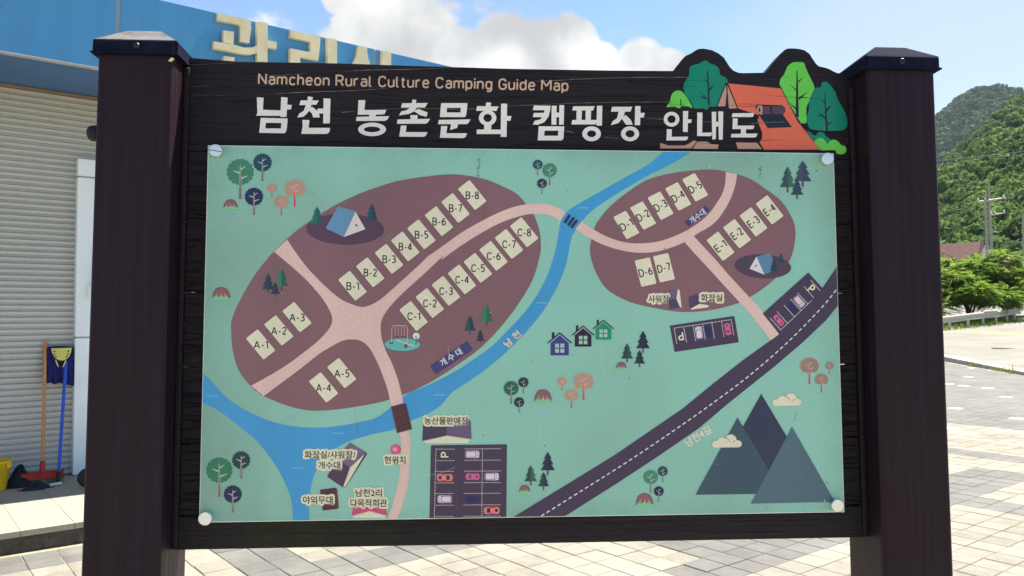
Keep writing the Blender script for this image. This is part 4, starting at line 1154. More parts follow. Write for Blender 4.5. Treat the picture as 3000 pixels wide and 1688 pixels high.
PEN = {
 'N': (.55, [[(0, 0), (0, 1)], [(0, 1), (.55, 0)], [(.55, 0), (.55, 1)]]),
 'a': (.42, [[(.05, .6), (.12, .69), (.23, .72), (.34, .69), (.42, .58), (.42, 0)], [(.42, .43), (.18, .42), (.06, .35), (.02, .21), (.07, .07), (.19, 0), (.32, .03), (.42, .12)]]),
 'm': (.68, [[(0, 0), (0, .74)], [(0, .55), (.08, .68), (.19, .72), (.3, .67), (.34, .55), (.34, 0)], [(.34, .55), (.42, .68), (.53, .72), (.64, .67), (.68, .55), (.68, 0)]]),
 'c': (.42, [[(.42, .6), (.33, .7), (.2, .72), (.07, .64), (.02, .36), (.07, .08), (.2, 0), (.33, .02), (.42, .12)]]),
 'h': (.4, [[(0, 0), (0, 1)], [(0, .52), (.09, .67), (.21, .72), (.34, .66), (.4, .52), (.4, 0)]]),
 'n': (.4, [[(0, 0), (0, .74)], [(0, .52), (.09, .67), (.21, .72), (.34, .66), (.4, .52), (.4, 0)]]),
 'e': (.43, [[(.02, .38), (.43, .38)], [(.43, .38), (.42, .55), (.34, .69), (.22, .72), (.09, .66), (.02, .48), (.02, .25), (.09, .05), (.22, 0), (.34, .03), (.42, .12)]]),
 'o': (.44, [[(.22, 0), (.08, .06), (.01, .25), (.01, .47), (.08, .66), (.22, .72), (.36, .66), (.43, .47), (.43, .25), (.36, .06), (.22, 0), (.2, 0)]]),
 'R': (.52, [[(0, 0), (0, 1), (.3, 1), (.45, .93), (.5, .75), (.45, .55), (.3, .48), (0, .48)], [(.28, .48), (.52, 0)]]),
 'P': (.52, [[(0, 0), (0, 1), (.3, 1), (.46, .93), (.52, .74), (.46, .54), (.3, .47), (0, .47)]]),
 'u': (.4, [[(0, .72), (0, .2), (.06, .05), (.19, 0), (.31, .05), (.4, .2)], [(.4, .72), (.4, 0)]]),
 'r': (.28, [[(0, 0), (0, .74)], [(0, .5), (.08, .66), (.18, .72), (.28, .7)]]),
 'l': (.13, [[(0, 1), (0, .14), (.04, .03), (.13, 0)]]),
 'C': (.52, [[(.52, .78), (.44, .95), (.28, 1), (.1, .92), (.02, .7), (.02, .3), (.1, .08), (.28, 0), (.44, .05), (.52, .22)]]),
 'G': (.54, [[(.52, .78), (.44, .95), (.28, 1), (.1, .92), (.02, .7), (.02, .3), (.1, .08), (.28, 0), (.44, .05), (.54, .22), (.54, .46)], [(.3, .46), (.6, .46)]]),
 't': (.27, [[(.1, .92), (.1, .14), (.15, .02), (.27, 0)], [(0, .7), (.26, .7)]]),
 'p': (.42, [[(0, .74), (0, -.25)], [(0, .52), (.09, .68), (.22, .72), (.36, .65), (.42, .36), (.36, .07), (.22, 0), (.09, .04), (0, .2)]]),
 'g': (.42, [[(.42, .74), (.42, -.05), (.36, -.2), (.22, -.25), (.08, -.21)], [(.42, .52), (.33, .68), (.2, .72), (.06, .65), (0, .36), (.06, .07), (.2, 0), (.33, .04), (.42, .2)]]),
 'd': (.42, [[(.42, 1), (.42, 0)], [(.42, .52), (.33, .68), (.2, .72), (.06, .65), (0, .36), (.06, .07), (.2, 0), (.33, .04), (.42, .2)]]),
 'i': (0.0, [[(0, 0), (0, .73)], [(0, .88), (0, 1.02)]]),
 'M': (.68, [[(0, 0), (0, 1)], [(0, 1), (.34, .4)], [(.34, .4), (.68, 1)], [(.68, 1), (.68, 0)]]),
 'A': (.62, [[(0, 0), (.31, 1)], [(.31, 1), (.62, 0)], [(.1, .31), (.52, .31)]]),
 'B': (.5, [[(0, 0), (0, 1), (.28, 1), (.43, .93), (.46, .76), (.42, .6), (.28, .53), (0, .53)], [(.26, .53), (.44, .45), (.5, .27), (.44, .07), (.28, 0), (0, 0)]]),
 'D': (.56, [[(0, 0), (0, 1), (.25, 1), (.45, .9), (.56, .65), (.56, .35), (.45, .1), (.25, 0), (-.03, 0)]]),
 'E': (.45, [[(.45, 1), (0, 1), (0, 0), (.45, 0)], [(0, .52), (.4, .52)]]),
 '-': (.26, [[(0, .38), (.26, .38)]]),
 '1': (.2, [[(0, .82), (.2, .98)], [(.2, 1), (.2, 0)]]),
 '2': (.46, [[(.02, .8), (.1, .95), (.24, 1), (.38, .94), (.43, .78), (.38, .58), (.02, .02)], [(0, 0), (.46, 0)]]),
 '3': (.46, [[(.03, .9), (.2, 1), (.38, .93), (.42, .77), (.36, .6), (.18, .53)], [(.18, .53), (.38, .46), (.46, .27), (.38, .07), (.2, 0), (.02, .08)]]),
 '4': (.5, [[(.36, 0), (.36, 1)], [(.36, 1), (0, .28)], [(0, .28), (.5, .28)]]),
 '5': (.44, [[(.42, 1), (.07, 1), (.05, .55), (.2, .6), (.37, .53), (.44, .32), (.37, .1), (.2, 0), (.02, .06)]]),
 '6': (.46, [[(.4, .97), (.2, .85), (.06, .6), (.02, .32), (.08, .08), (.23, 0), (.4, .08), (.46, .3), (.4, .52), (.25, .58), (.1, .5), (.03, .36)]]),
 '7': (.46, [[(0, 1), (.46, 1)], [(.44, 1), (.15, 0)]]),
 '8': (.46, [[(.23, .54), (.08, .62), (.04, .77), (.1, .94), (.23, 1), (.36, .94), (.42, .77), (.38, .62), (.23, .54), (.23, .54)], [(.23, .54), (.06, .44), (.01, .26), (.07, .07), (.23, 0), (.39, .07), (.45, .26), (.4, .44), (.23, .54)]]),
}
def pen(pr, body, cx, cy, cap, c, w=None, ang=0.0, wt=0.13, gap=0.17, lay=None):
    """write with a round-cornered drawing-office alphabet; cx, cy is the middle of the line at half cap height"""
    x = 0.0; out = []
    for ch in body:
        if ch == ' ': x += 0.34; continue
        wd, st = PEN[ch]
        for s in st: out.append([(x + a, b) for a, b in s])
        x += wd + gap + 0.06
    W = x - gap - 0.06; sx = cap if w is None else w / W; ca, sa = math.cos(math.radians(ang)), math.sin(math.radians(ang))
    for s in out:
        p = []
        for a, b in s:
            u, v = (a - W / 2) * sx, (0.5 - b) * cap; q = np.array([cx + u * ca - v * sa, cy + u * sa + v * ca])
            if not p or np.linalg.norm(q - p[-1]) > 0.02: p.append(q)
        V = []; F = []; hw = wt * cap / 2
        for i in range(len(p)):
            t0 = p[i] - p[i - 1] if i else p[1] - p[0]; t1 = p[i + 1] - p[i] if i < len(p) - 1 else t0
            t0 = t0 / np.linalg.norm(t0); t1 = t1 / np.linalg.norm(t1); t = t0 + t1; t /= np.linalg.norm(t) + 1e-9; n = np.array([-t[1], t[0]]); k = hw / max(0.55, abs(t @ t1))
            V += [p[i] + n * k, p[i] - n * k]
            if i: F.append((2 * i - 2, 2 * i, 2 * i + 1, 2 * i - 1))
        pr.mesh(V, F, c, lay)
    return pr

def C(ox, oy, s):
    return lambda *a: [(ox + x / s, oy + y / s) for x, y in (a[0] if len(a) == 1 and isinstance(a[0], list) else [a])]
cA, cB, cC_, cD = C(560, 400, 3.623), C(1100, 400, 3.623), C(1600, 420, 3.622), C(2050, 420, 2.898)
cE, cF, cG, cH = C(560, 750, 3.22), C(1100, 750, 3.22), C(1650, 750, 3.22), C(2000, 900, 2.264)
cI, cJ, cK = C(560, 1150, 3.623), C(1100, 1150, 3.623), C(1450, 1150, 3.623)
def one(f, x, y): return f(x, y)[0]

BLUE = (58, 146, 198); PLUM = (126, 88, 94); PINK = (228, 192, 182); DARK = (62, 46, 72); CREAM = (231, 224, 196); INK = (26, 24, 28)
WHITE = (246, 240, 232)

# print background
pr = Print(0.0, 0)
x0, x1, z0, z1 = -0.5985, 0.5985, ZC - 0.3445, ZC + 0.3445
pr.V = [(x0, -0.0001, z0), (x1, -0.0001, z0), (x1, -0.0001, z1), (x0, -0.0001, z1)]; pr.F = [(0, 1, 2, 3)]; pr.M = [0]; pr.mats = [M_MINT]
pr.build('print_ground', panel)

# river
nb_ = cC_([(1250, 90), (1060, 240), (860, 350), (640, 475), (470, 570), (330, 650), (240, 710), (190, 770), (155, 830), (142, 900), (130, 970), (110, 1080), (80, 1200), (40, 1330)]) + \
      cF([(1690, 0), (1655, 100), (1600, 230), (1520, 375), (1400, 540), (1260, 690), (1100, 850), (950, 960), (800, 1060), (640, 1150), (450, 1240), (300, 1300)]) + \
      cI([(2000, 250), (1800, 310), (1600, 350), (1400, 372), (1200, 370), (1000, 345), (800, 290), (600, 200), (450, 110), (330, 10)]) + [(620, 1118), (585, 1086)]
sb_ = [(583, 1178)] + cI([(115, 110), (250, 170), (400, 270), (560, 400), (700, 520), (830, 680), (930, 830), (1000, 970), (1050, 1100), (1075, 1230), (1082, 1400)])
sb2 = cI([(1262, 1400), (1250, 1250), (1260, 1100), (1290, 930), (1350, 790), (1440, 680), (1560, 580), (1700, 510), (1900, 450), (2080, 410)]) + cJ([(200, 392), (380, 300), (560, 225), (700, 130)]) + \
      cF([(720, 1290), (900, 1170), (1080, 1040), (1230, 910), (1390, 750), (1530, 590), (1640, 430), (1730, 260), (1785, 120), (1815, 0)]) + \
      cC_([(195, 1350), (220, 1250), (240, 1150), (250, 1080), (270, 1000), (300, 940), (350, 870), (380, 825), (440, 760), (520, 690), (650, 600), (850, 475), (1050, 360), (1250, 260), (1400, 180), (1540, 90)])
pr = Print(0.0, 1)
pr.poly(spline(nb_, 3) + spline(sb_, 3) + spline(sb2, 3), BLUE)
for f, xa, xb, y in ((cC_, 340, 450, 686), (cF, 1520, 1620, 443), (cF, 552, 655, 1312), (cI, 168, 285, 36), (cI, 1505, 1620, 432), (cI, 1072, 1185, 802)):
    pr.stroke([one(f, xa + (xb - xa) * k / 10, y + (2 if k % 2 else -2)) for k in range(11)], 1.2, (170, 205, 220))
pr.build('printed_river', panel)

# the two camping fields
ov1 = cB([(790, 402), (1000, 420), (1180, 460), (1350, 530), (1500, 610), (1600, 720), (1680, 830), (1740, 1000), (1755, 1150)]) + cF([(1550, 0), (1480, 230), (1350, 450), (1200, 650), (1000, 860), (800, 1010), (520, 1190), (260, 1310), (0, 1390)]) + \
      cI([(1450, 190)]) + cE([(1000, 1440), (690, 1325), (560, 1225), (450, 1080), (395, 900), (380, 740), (400, 550)]) + cA([(690, 1449), (1020, 1085), (1410, 800), (1780, 610), (2174, 475)]) + cB([(250, 470), (500, 430)])
Print(0.0, 2).poly(spline(ov1, 4, True), PLUM).build('printed_field', panel)
ov2 = cC_([(465, 1110), (510, 900), (600, 760), (700, 650), (850, 530), (1050, 400), (1250, 335), (1500, 295), (1811, 283)]) + cD([(400, 290), (560, 390), (680, 480), (760, 590), (810, 720), (800, 880), (750, 1020), (640, 1150), (500, 1260), (400, 1320)]) + \
      cG([(1640, 450), (1400, 510), (1130, 530), (850, 490), (630, 435), (430, 330), (330, 200), (270, 50)])
Print(0.0, 2).poly(spline(ov2, 4, True), PLUM).build('printed_field', panel)

# pink paths
pr = Print(0.0, 3)
e1 = [(841.5, 702)] + cE([(1010, 0), (1130, 150), (1280, 300), (1400, 400), (1500, 450), (1610, 482), (1700, 460), (1800, 400)]) + cF([(220, 260), (330, 160), (440, 60), (500, 0)]) + cB([(620, 1230), (760, 1130), (900, 1030), (1050, 940), (1200, 860), (1350, 790), (1500, 740), (1650, 715), (1800, 715), (1900, 740), (1980, 780), (2020, 810)])
e2 = cB([(1955, 900), (1900, 860), (1820, 830), (1700, 822), (1600, 830), (1450, 870), (1300, 930), (1150, 1010), (1000, 1100), (850, 1200), (700, 1310)]) + cF([(640, 0), (500, 130), (380, 240), (280, 330), (180, 430), (120, 500), (80, 560), (55, 620), (50, 680), (60, 780), (100, 900), (150, 1000), (200, 1130), (240, 1270), (262, 1385)])
e3 = cF([(151, 1420)]) + cE([(1850, 1250), (1800, 1110), (1750, 990), (1690, 880), (1620, 810), (1530, 787), (1430, 800), (1330, 850), (1200, 930), (1050, 1050), (850, 1200), (685, 1322)])
e4 = cE([(565, 1225), (720, 1140), (900, 1030), (1050, 920), (1200, 800), (1300, 690), (1332, 610), (1310, 520), (1230, 390), (1100, 240), (960, 110), (830, 0)]) + [(803, 738)]
pr.poly(spline(e1, 3) + spline(e2, 3) + spline(e3, 3) + spline(e4, 3), PINK)
l5 = cJ([(250, 400), (266, 480), (272, 560), (270, 650), (262, 780), (250, 900), (210, 1080), (170, 1230), (118, 1375)]); r5 = cJ([(212, 1375), (270, 1250), (310, 1120), (350, 950), (365, 740), (372, 560), (366, 470), (345, 390)])
pr.poly(spline(l5, 3) + spline(r5, 3), PINK)
DW = (244, 226, 216)
pr.dashes(cE([(900, 60), (1000, 100), (1200, 290), (1380, 460), (1570, 640), (1750, 830), (1840, 1020), (1900, 1250)]) + cF([(210, 1370)]), 1.8, DW, 11, 10)
pr.dashes(cE([(620, 1290), (850, 1130), (1100, 950), (1330, 780), (1570, 630), (1800, 470)]) + cB([(470, 1420), (640, 1280), (800, 1170), (1000, 1040), (1200, 935), (1400, 850), (1600, 785), (1760, 765), (1880, 795), (1985, 850)]), 1.8, DW, 11, 10)
pr.dashes(cJ([(300, 420), (320, 560), (320, 700), (305, 900), (265, 1120), (215, 1260), (175, 1345)]), 1.8, DW, 11, 10)
pr.build('printed_path', panel)
pr = Print(0.0, 3)
t1 = cC_([(375, 830), (480, 900), (600, 970), (750, 1030), (900, 1060), (1050, 1060), (1200, 1040), (1350, 990), (1500, 920), (1650, 820), (1750, 720)]) + cD([(145, 504), (190, 430), (215, 340), (220, 243)])
t2 = cD([(315, 262), (305, 340), (270, 450), (220, 550), (150, 650), (80, 710), (0, 755)])
t3 = cC_([(1565, 985), (1811, 1250)]) + cG([(1560, 180), (1700, 330), (1850, 490)]) + cH([(638, 180)])
t4 = cH([(585, 220)]) + cG([(1750, 530), (1600, 370), (1400, 150), (1260, 0)]) + cC_([(1468, 1050)])
t5 = cC_([(1350, 1100), (1200, 1145), (1050, 1162), (900, 1155), (750, 1125), (600, 1075), (480, 1015), (370, 955), (310, 910)])
pr.poly(spline(t1, 3) + spline(t2, 3) + t3 + t4 + spline(t5, 3), PINK)
pr.dashes(cC_([(340, 880), (600, 1025), (800, 1085), (1000, 1105), (1200, 1090), (1450, 1010), (1620, 900), (1760, 780)]) + cD([(170, 590), (240, 450), (262, 340), (266, 265)]), 1.8, DW, 11, 10)
pr.dashes(cC_([(1550, 1050)]) + cG([(1360, 40), (1560, 250), (1780, 490), (1932, 660)]) + cH([(600, 190)]), 1.8, DW, 11, 10)
pr.build('printed_path', panel)

# highway, roadside car park, dashes
pr = Print(0.0, 4)
hw = [(2453, 783), (2409, 844), (2367.5, 798.5), (2234, 919), (2283, 979), (2258, 997), (2177, 1055), (2088, 1125), (2000, 1197), (1803, 1332), (1505, 1516), (1490, 1535), (1640, 1535), (1656, 1512), (1809, 1415), (1919, 1343), (2050, 1253), (2132, 1183), (2265, 1077), (2353, 1002), (2420, 938), (2460, 896), (2475, 870), (2475, 760)]
pr.poly(hw, DARK)
pr.dashes([(1585, 1512), (1700, 1440), (1850, 1345), (2002, 1242), (2110, 1165), (2203, 1094), (2309, 1001), (2408, 900), (2452, 846)], 3.4, WHITE, 11, 8)
q = C(2200, 790, 6.5857)
for a, b, n in (((1157, 212), (1325, 400), 12), ((1027, 335), (1205, 540), 13), ((900, 455), (1090, 660), 13), ((765, 575), (960, 785), 13), ((640, 692), (835, 910), 14), ((507, 818), (695, 1030), 14), ((372, 942), (572, 1165), 15), ((572, 1165), (1160, 605), 33)):
    pr.dots(one(q, *a), one(q, *b), n, 1.35, WHITE)
pen(pr, 'P', *one(q, 1163, 375), 22, CREAM, 11, 42, .2)
pr.build('printed_highway', panel)

def car(f, cx, cy, L, W, ang, kind):
    """little car seen from above, drawn nose to +x"""
    pr = Print(0.0, 6); cx, cy = one(f, cx, cy); ca, sa = math.cos(math.radians(ang)), math.sin(math.radians(ang))
    def T(x, y): return (cx + (x * ca - y * sa) * L, cy + (x * sa + y * ca) * L)
    def R(xc, yc, hx, hy, c, r=.4):
        o = T(xc, yc); u = np.array([ca, sa]) * hx * L; v = np.array([-sa, ca]) * hy * L; pr.rrect(o[0], o[1], u, v, c, r)
    k = W / L / 2
    if kind == 'silver':
        R(0, 0, .5, k, (205, 190, 205), .5); R(-.06, 0, .42, k * .86, (40, 36, 56), .45); R(.36, 0, .13, k * .8, (205, 190, 205), .3); R(-.11, 0, .31, k * .74, (213, 197, 208), .4)
        pr.poly([T(.33, -k * .35), T(.46, -k * .5), T(.46, -k * .42), T(.33, -k * .22)], (40, 36, 56)); pr.poly([T(.33, k * .35), T(.46, k * .5), T(.46, k * .42), T(.33, k * .22)], (40, 36, 56))
        for s in (-1, 1): pr.poly([T(.12, s * k), T(.16, s * k * 1.22), T(.2, s * k)], (205, 190, 205))
    elif kind == 'navy':
        R(0, 0, .5, k, (36, 30, 86), .5); R(-.1, 0, .2, k * .7, (30, 24, 74), .3)
    else:
        body, sh = ((234, 132, 122), (196, 40, 56)) if kind == 'coral' else ((228, 92, 132), (196, 30, 90))
        win = (32, 28, 72) if kind == 'coral' else (40, 92, 138)
        R(-.01, k * .12, .49, k * .95, sh, .55); R(0, -k * .06, .49, k * .9, body, .6)
        R(.19, 0, .105, k * .62, win, .35); R(-.3, 0, .09, k * .42, win, .15)
        for s in (-1, 1): pr.line(T(-.22, s * k * .8), T(.1, s * k * .72), 1.4, win)
        for s in (-1, 1): R(.42, s * k * .5, .03, k * .12, win, .3)
    return pr.build('printed_car', panel)

# car park with three columns
j2 = C(1255, 1300, 6.4408)
pr = Print(0.0, 4)
pr.poly(j2([(55, 35), (70, 30), (1465, 12), (1482, 22), (1470, 1440), (20, 1450), (48, 50)]), DARK)
for i, y in enumerate((103, 318, 523, 740, 942, 1160, 1373)):
    pr.dots(one(j2, 145 - 5 * i, y), one(j2, 485 - 4 * i, y), 12, 1.35, WHITE)
    pr.dots(one(j2, 690 - 3 * i, y - 4), one(j2, 1357 - i, y - 9), 23, 1.35, WHITE)
pr.dots(one(j2, 143, 103), one(j2, 113, 1405), 44, 1.3, WHITE); pr.dots(one(j2, 1020, 100), one(j2, 1008, 1400), 44, 1.3, WHITE)
pen(pr, 'P', *one(j2, 312, 205), 20, CREAM, 13, -90, .2)
pr.build('printed_car_park', panel)
for a in ((827, 200, 42, 21, 0, 'silver'), (312, 640, 47, 22, 0, 'coral'), (835, 620, 41, 20, 180, 'pink'), (1195, 620, 42, 21, 0, 'silver'), (312, 1045, 42, 21, 180, 'silver'), (835, 1045, 41, 20, 0, 'navy'), (1193, 1258, 47, 22, 180, 'coral')):
    car(j2, *a)
# slanted small car park
g2 = C(1940, 900, 9.6615)
pr = Print(0.0, 4)
pr.poly(g2([(215, 525), (2025, 252), (2040, 262), (2165, 995), (350, 1272)]), DARK)
pr.dots(one(g2, 335, 595), one(g2, 1945, 355), 41, 1.35, WHITE)
for x, y, dx, dy in ((335, 595, 75, 430), (612, 595, 72, 390), (868, 515, 75, 430), (1140, 477, 75, 430), (1400, 438, 72, 430), (1672, 397, 72, 430), (1945, 355, 75, 430)):
    pr.dots(one(g2, x, y), one(g2, x + dx, y + dy), 12, 1.35, WHITE)
pen(pr, 'P', *one(g2, 523, 820), 21, CREAM, 12, 171, .2)
pr.build('printed_car_park', panel)
car(g2, 1038, 725, 37, 19.5, 261, 'silver'); car(g2, 1305, 690, 36, 17, 81, 'navy'); car(g2, 1850, 625, 36, 18, 81, 'pink')
car(q, 925, 615, 37, 19, 50, 'silver'); car(q, 800, 745, 33, 17, 50, 'navy'); car(q, 530, 978, 37, 17, 230, 'pink')

# pitches
def pitch(f, cx, cy, u, v, txt, ang=0.0, tw=None, dx=0, dy=0):
    pr = Print(0.0, 5); c = one(f, cx, cy)
    pr.rrect(c[0], c[1] + 1.5, np.array(u) / 2 * 1.02, np.array(v) / 2 * 1.02, (110, 78, 70), .16)
    pr.rrect(c[0], c[1], np.array(u) / 2, np.array(v) / 2, CREAM, .16)
    pen(pr, txt, c[0] + dx, c[1] + dy, 20.5, INK, tw, ang, 0.165)
    return pr.build('printed_pitch', panel)
uu, vv = (52, 62.5), (-35, 27.5)
for f, x, y, t in ((cE, 657, 835, 'A-1'), (cE, 828, 703, 'A-2'), (cE, 1000, 577, 'A-3'), (cE, 1250, 1240, 'A-4'), (cE, 1422, 1105, 'A-5'), (cE, 1523, 282, 'B-1'), (cE, 1690, 155, 'B-2'),
                   (cB, 145, 1300, 'B-3'), (cB, 317, 1168, 'B-4'), (cB, 488, 1040, 'B-5'), (cB, 674, 900, 'B-6'), (cB, 850, 760, 'B-7'), (cB, 1027, 623, 'B-8'),
                   (cF, 360, 567, 'C-1'), (cF, 513, 445, 'C-2'), (cF, 665, 330, 'C-3'), (cF, 816, 222, 'C-4'), (cF, 966, 113, 'C-5'), (cB, 1253, 1268, 'C-6'), (cB, 1417, 1142, 'C-7'), (cB, 1578, 1017, 'C-8')):
    u, v = (uu, vv) if t[0] == 'A' else ((50.5, 62.3), (-34.2, 26.8))
    pitch(f, x, y, u, v, t, 0, {'A': 42, 'B': 36.5, 'C': 37.5}[t[0]] * (0.93 if t[2] == '1' else 1.0), 0.5, 1)
for x, y, t in ((850, 868, 'D-1'), (1028, 768, 'D-2'), (1213, 663, 'D-3'), (1400, 565, 'D-4'), (1580, 468, 'D-5')):
    pitch(cC_, x, y, (40, 65.4), (-37.3, 19.3), t, -30, 37, 0, 0)
for x, y, t in ((776, 153, 'D-6'), (950, 112, 'D-7')):
    pitch(cG, x, y, (20, 77), (-44.5, 10), t, -14, 37, 0, 0)
for x, y, t in ((175, 875, 'E-1'), (315, 768, 'E-2'), (455, 668, 'E-3'), (592, 566, 'E-4')):
    pitch(cD, x, y, (48.3, 61.4), (-34.5, 26), t, -36, 33, 0, 0)

# round-crowned trees
def branches(pr, cx, cy, r, by, col, edge):
    w = r * 0.24
    pr.poly([(cx - w * .62, by), (cx - w * .24, cy + r * .25), (cx - w * .12, cy - r * .5), (cx + w * .12, cy - r * .5), (cx + w * .24, cy + r * .25), (cx + w * .62, by)], edge)
    for (a, b, k) in (((0, .1), (-.55, -.12 + .02), .13), ((0, -.18), (.42, -.42), .12), ((0, .52), (.58, .3), .14)):
        pr.line((cx + a[0] * r, cy + a[1] * r), (cx + b[0] * r, cy + b[1] * r), r * k, edge, r * k * .35)
    pr.poly([(cx - w * .5, by - r * .02), (cx - w * .13, cy + r * .25), (cx - w * .04, cy - r * .45), (cx + w * .04, cy - r * .45), (cx + w * .13, cy + r * .25), (cx + w * .5, by - r * .02)], col)
def tree1(f, s, x, y, r, b, c):
    pr = Print(0.0, 6); p = one(f, x, y); r /= s; by = one(f, x, b)[1]
    pr.ell(p[0], p[1], r, r * .97, c, scal=16, amp=.05); branches(pr, p[0], p[1], r, by, (118, 100, 98), (176, 190, 176)); pr.build('printed_tree', panel)
def tree2(f, s, x, y, r, b, c=(176, 142, 122)):
    pr = Print(0.0, 6); p = one(f, x, y); r /= s; by = one(f, x, b)[1]
    pts = [(p[0] + r * math.cos(t), p[1] + r * (.82 * math.sin(t) if math.sin(t) < 0 else .78 * min(1, math.sin(t) * 1.35))) for t in np.arange(0, 6.28, .2)]
    pr.poly([(p[0] + (a - p[0]) * 1.03, p[1] + (b_ - p[1]) * 1.03) for a, b_ in pts], (206, 168, 148)); pr.poly(pts, c); branches(pr, p[0], p[1], r * .8, by, (206, 44, 82), (214, 178, 160)); pr.build('printed_tree', panel)
GRN, TEAL, NAVY = (62, 122, 96), (20, 66, 84), (30, 34, 74)
for f, s, L in ((cA, 3.623, [(522, 378, 138, 670, GRN), (758, 278, 95, 478, TEAL), (668, 640, 95, 840, NAVY)]), (cB, 3.623, [(1722, 300, 51, 412, (30, 74, 84)), (1848, 360, 74, 520, GRN), (1767, 500, 51, 610, (34, 42, 68))]),
                (cF, 3.22, [(1280, 1248, 68, 1397, (38, 92, 76)), (1395, 1192, 47, 1297, (18, 44, 54)), (1355, 1380, 47, 1480, (26, 28, 52))]), (cI, 3.623, [(300, 825, 134, 1112, (40, 116, 84)), (532, 718, 93, 918, (16, 52, 62)), (443, 1080, 93, 1278, (22, 24, 72))]),
                (cK, 3.623, [(1652, 898, 75, 1068, (58, 128, 100)), (1780, 835, 52, 952, (20, 62, 70)), (1738, 1048, 52, 1165, (26, 34, 64))])):
    for a in L: tree1(f, s, *a)
for f, s, L in ((cA, 3.623, [(858, 545, 50, 645), (1100, 545, 108, 750), (957, 690, 75, 838)]), (cF, 3.22, [(1760, 1185, 43, 1272), (1848, 1312, 63, 1440)]), (cG, 3.22, [(193, 1180, 92, 1363)]), (cH, 2.264, [(840, 386, 61, 513), (973, 388, 28, 448), (920, 477, 43, 566)])):
    for a in L: tree2(f, s, *a, **({'c': (146, 122, 110)} if f is cH else {}))
def conifer(f, x, y, w, b, t, ca, cb, trunk=(92, 62, 74)):
    pr = Print(0.0, 6); p = one(f, x, y); s = one(f, x + w, y)[0] - p[0]; b = one(f, x, b)[1]; t = one(f, x, t)[1]; h = b - p[1]; hw = s / 2
    pr.poly([(p[0] - s * .055, b), (p[0] + s * .055, b), (p[0] + s * .055, t), (p[0] - s * .055, t)], trunk)
    left = [(0, 0), (-.55, .36), (-.32, .36), (-.80, .68), (-.50, .68), (-1, 1), (0, 1)]
    pr.poly([(p[0] + a * hw, p[1] + q_ * h) for a, q_ in left], ca); pr.poly([(p[0] - a * hw, p[1] + q_ * h) for a, q_ in left[::-1]], cb)
    pr.build('printed_conifer', panel)
for f, L in ((cA, [(1337, 745, 140, 925, 970, (28, 104, 80), (24, 84, 78)), (1917, 712, 130, 888, 940, (30, 76, 88), (38, 50, 82))]),
             (cE, [(727, 168, 115, 315, 352, (26, 62, 68), (28, 42, 74)), (853, 118, 130, 282, 328, (46, 122, 88), (30, 84, 74)), (796, 250, 88, 358, 385, (30, 42, 72), (36, 36, 66))]),
             (cF, [(1047, 458, 130, 620, 662, (42, 122, 88), (28, 96, 80)), (891, 562, 112, 705, 742, (22, 72, 76), (24, 48, 66)), (990, 697, 82, 802, 830, (30, 42, 68), (40, 40, 66))]),
             (cG, [(752, 708, 130, 872, 915, (34, 36, 58), (26, 26, 50)), (602, 825, 112, 968, 1005, (28, 56, 56), (34, 74, 64)), (720, 888, 103, 1015, 1050, (20, 52, 56), (22, 34, 48))]),
             (cD, [(745, 198, 130, 372, 418, (44, 72, 74), (56, 94, 82)), (873, 147, 150, 323, 372, (56, 74, 86), (52, 60, 90)), (825, 310, 108, 438, 475, (36, 66, 76), (44, 56, 80)), (380, 958, 36, 1028, 1045, (32, 78, 84), (30, 64, 78)), (690, 933, 55, 1018, 1040, (34, 66, 80), (40, 50, 76)), (628, 985, 75, 1085, 1110, (28, 52, 72), (36, 44, 74))]),
             (cK, [(560, 630, 150, 825, 877, (34, 38, 66), (24, 26, 58)), (380, 772, 132, 942, 987, (28, 62, 60), (42, 96, 72)), (516, 845, 118, 995, 1037, (20, 64, 66), (24, 42, 58))])):
    for a in L:
        if f is cD and a[0] in (380, 690, 628): continue
        conifer(f, *a)
def mound(f, x, y, w, b):
    pr = Print(0.0, 6); p = one(f, x, y); s = one(f, x + w, y)[0] - p[0]; by = one(f, x, b)[1]; h = by - p[1]
    pts = [(p[0] + s / 2 * math.cos(t), by - h * abs(math.sin(t)) ** .8) for t in np.arange(0, math.pi + .01, math.pi / 18)]
    pr.poly([(a, c_ - .8) for a, c_ in pts], (84, 56, 66)); pr.poly([(p[0] + (a - p[0]) * .95, c_ + .8) for a, c_ in pts], (134, 86, 92))
    for i in range(9):
        x_ = p[0] + s * (-.42 + .1 * i); k = (1 if i < 5 else -1) * (.09 if i % 2 else .05); hh = h * (.55 if i % 3 == 1 else .3)
        pr.poly([(x_ - s * .025, by), (x_ + k * s, by - hh), (x_ + s * .035, by)], (172, 212, 170))
    pr.poly([(p[0] - s * .68, by + h * .07), (p[0] - s * .4, by - h * .05), (p[0], by - h * .1), (p[0] + s * .45, by - h * .05), (p[0] + s * .7, by + h * .07), (p[0], by + h * .12)], (112, 196, 132))
    pr.build('printed_mound', panel)
for a in ((cA, 420, 672, 145, 762), (cE, 285, 298, 165, 402), (cF, 1580, 1262, 160, 1368), (cG, 548, 1003, 95, 1062), (cK, 315, 985, 112, 1057), (cK, 1588, 1072, 180, 1192)): mound(*a)

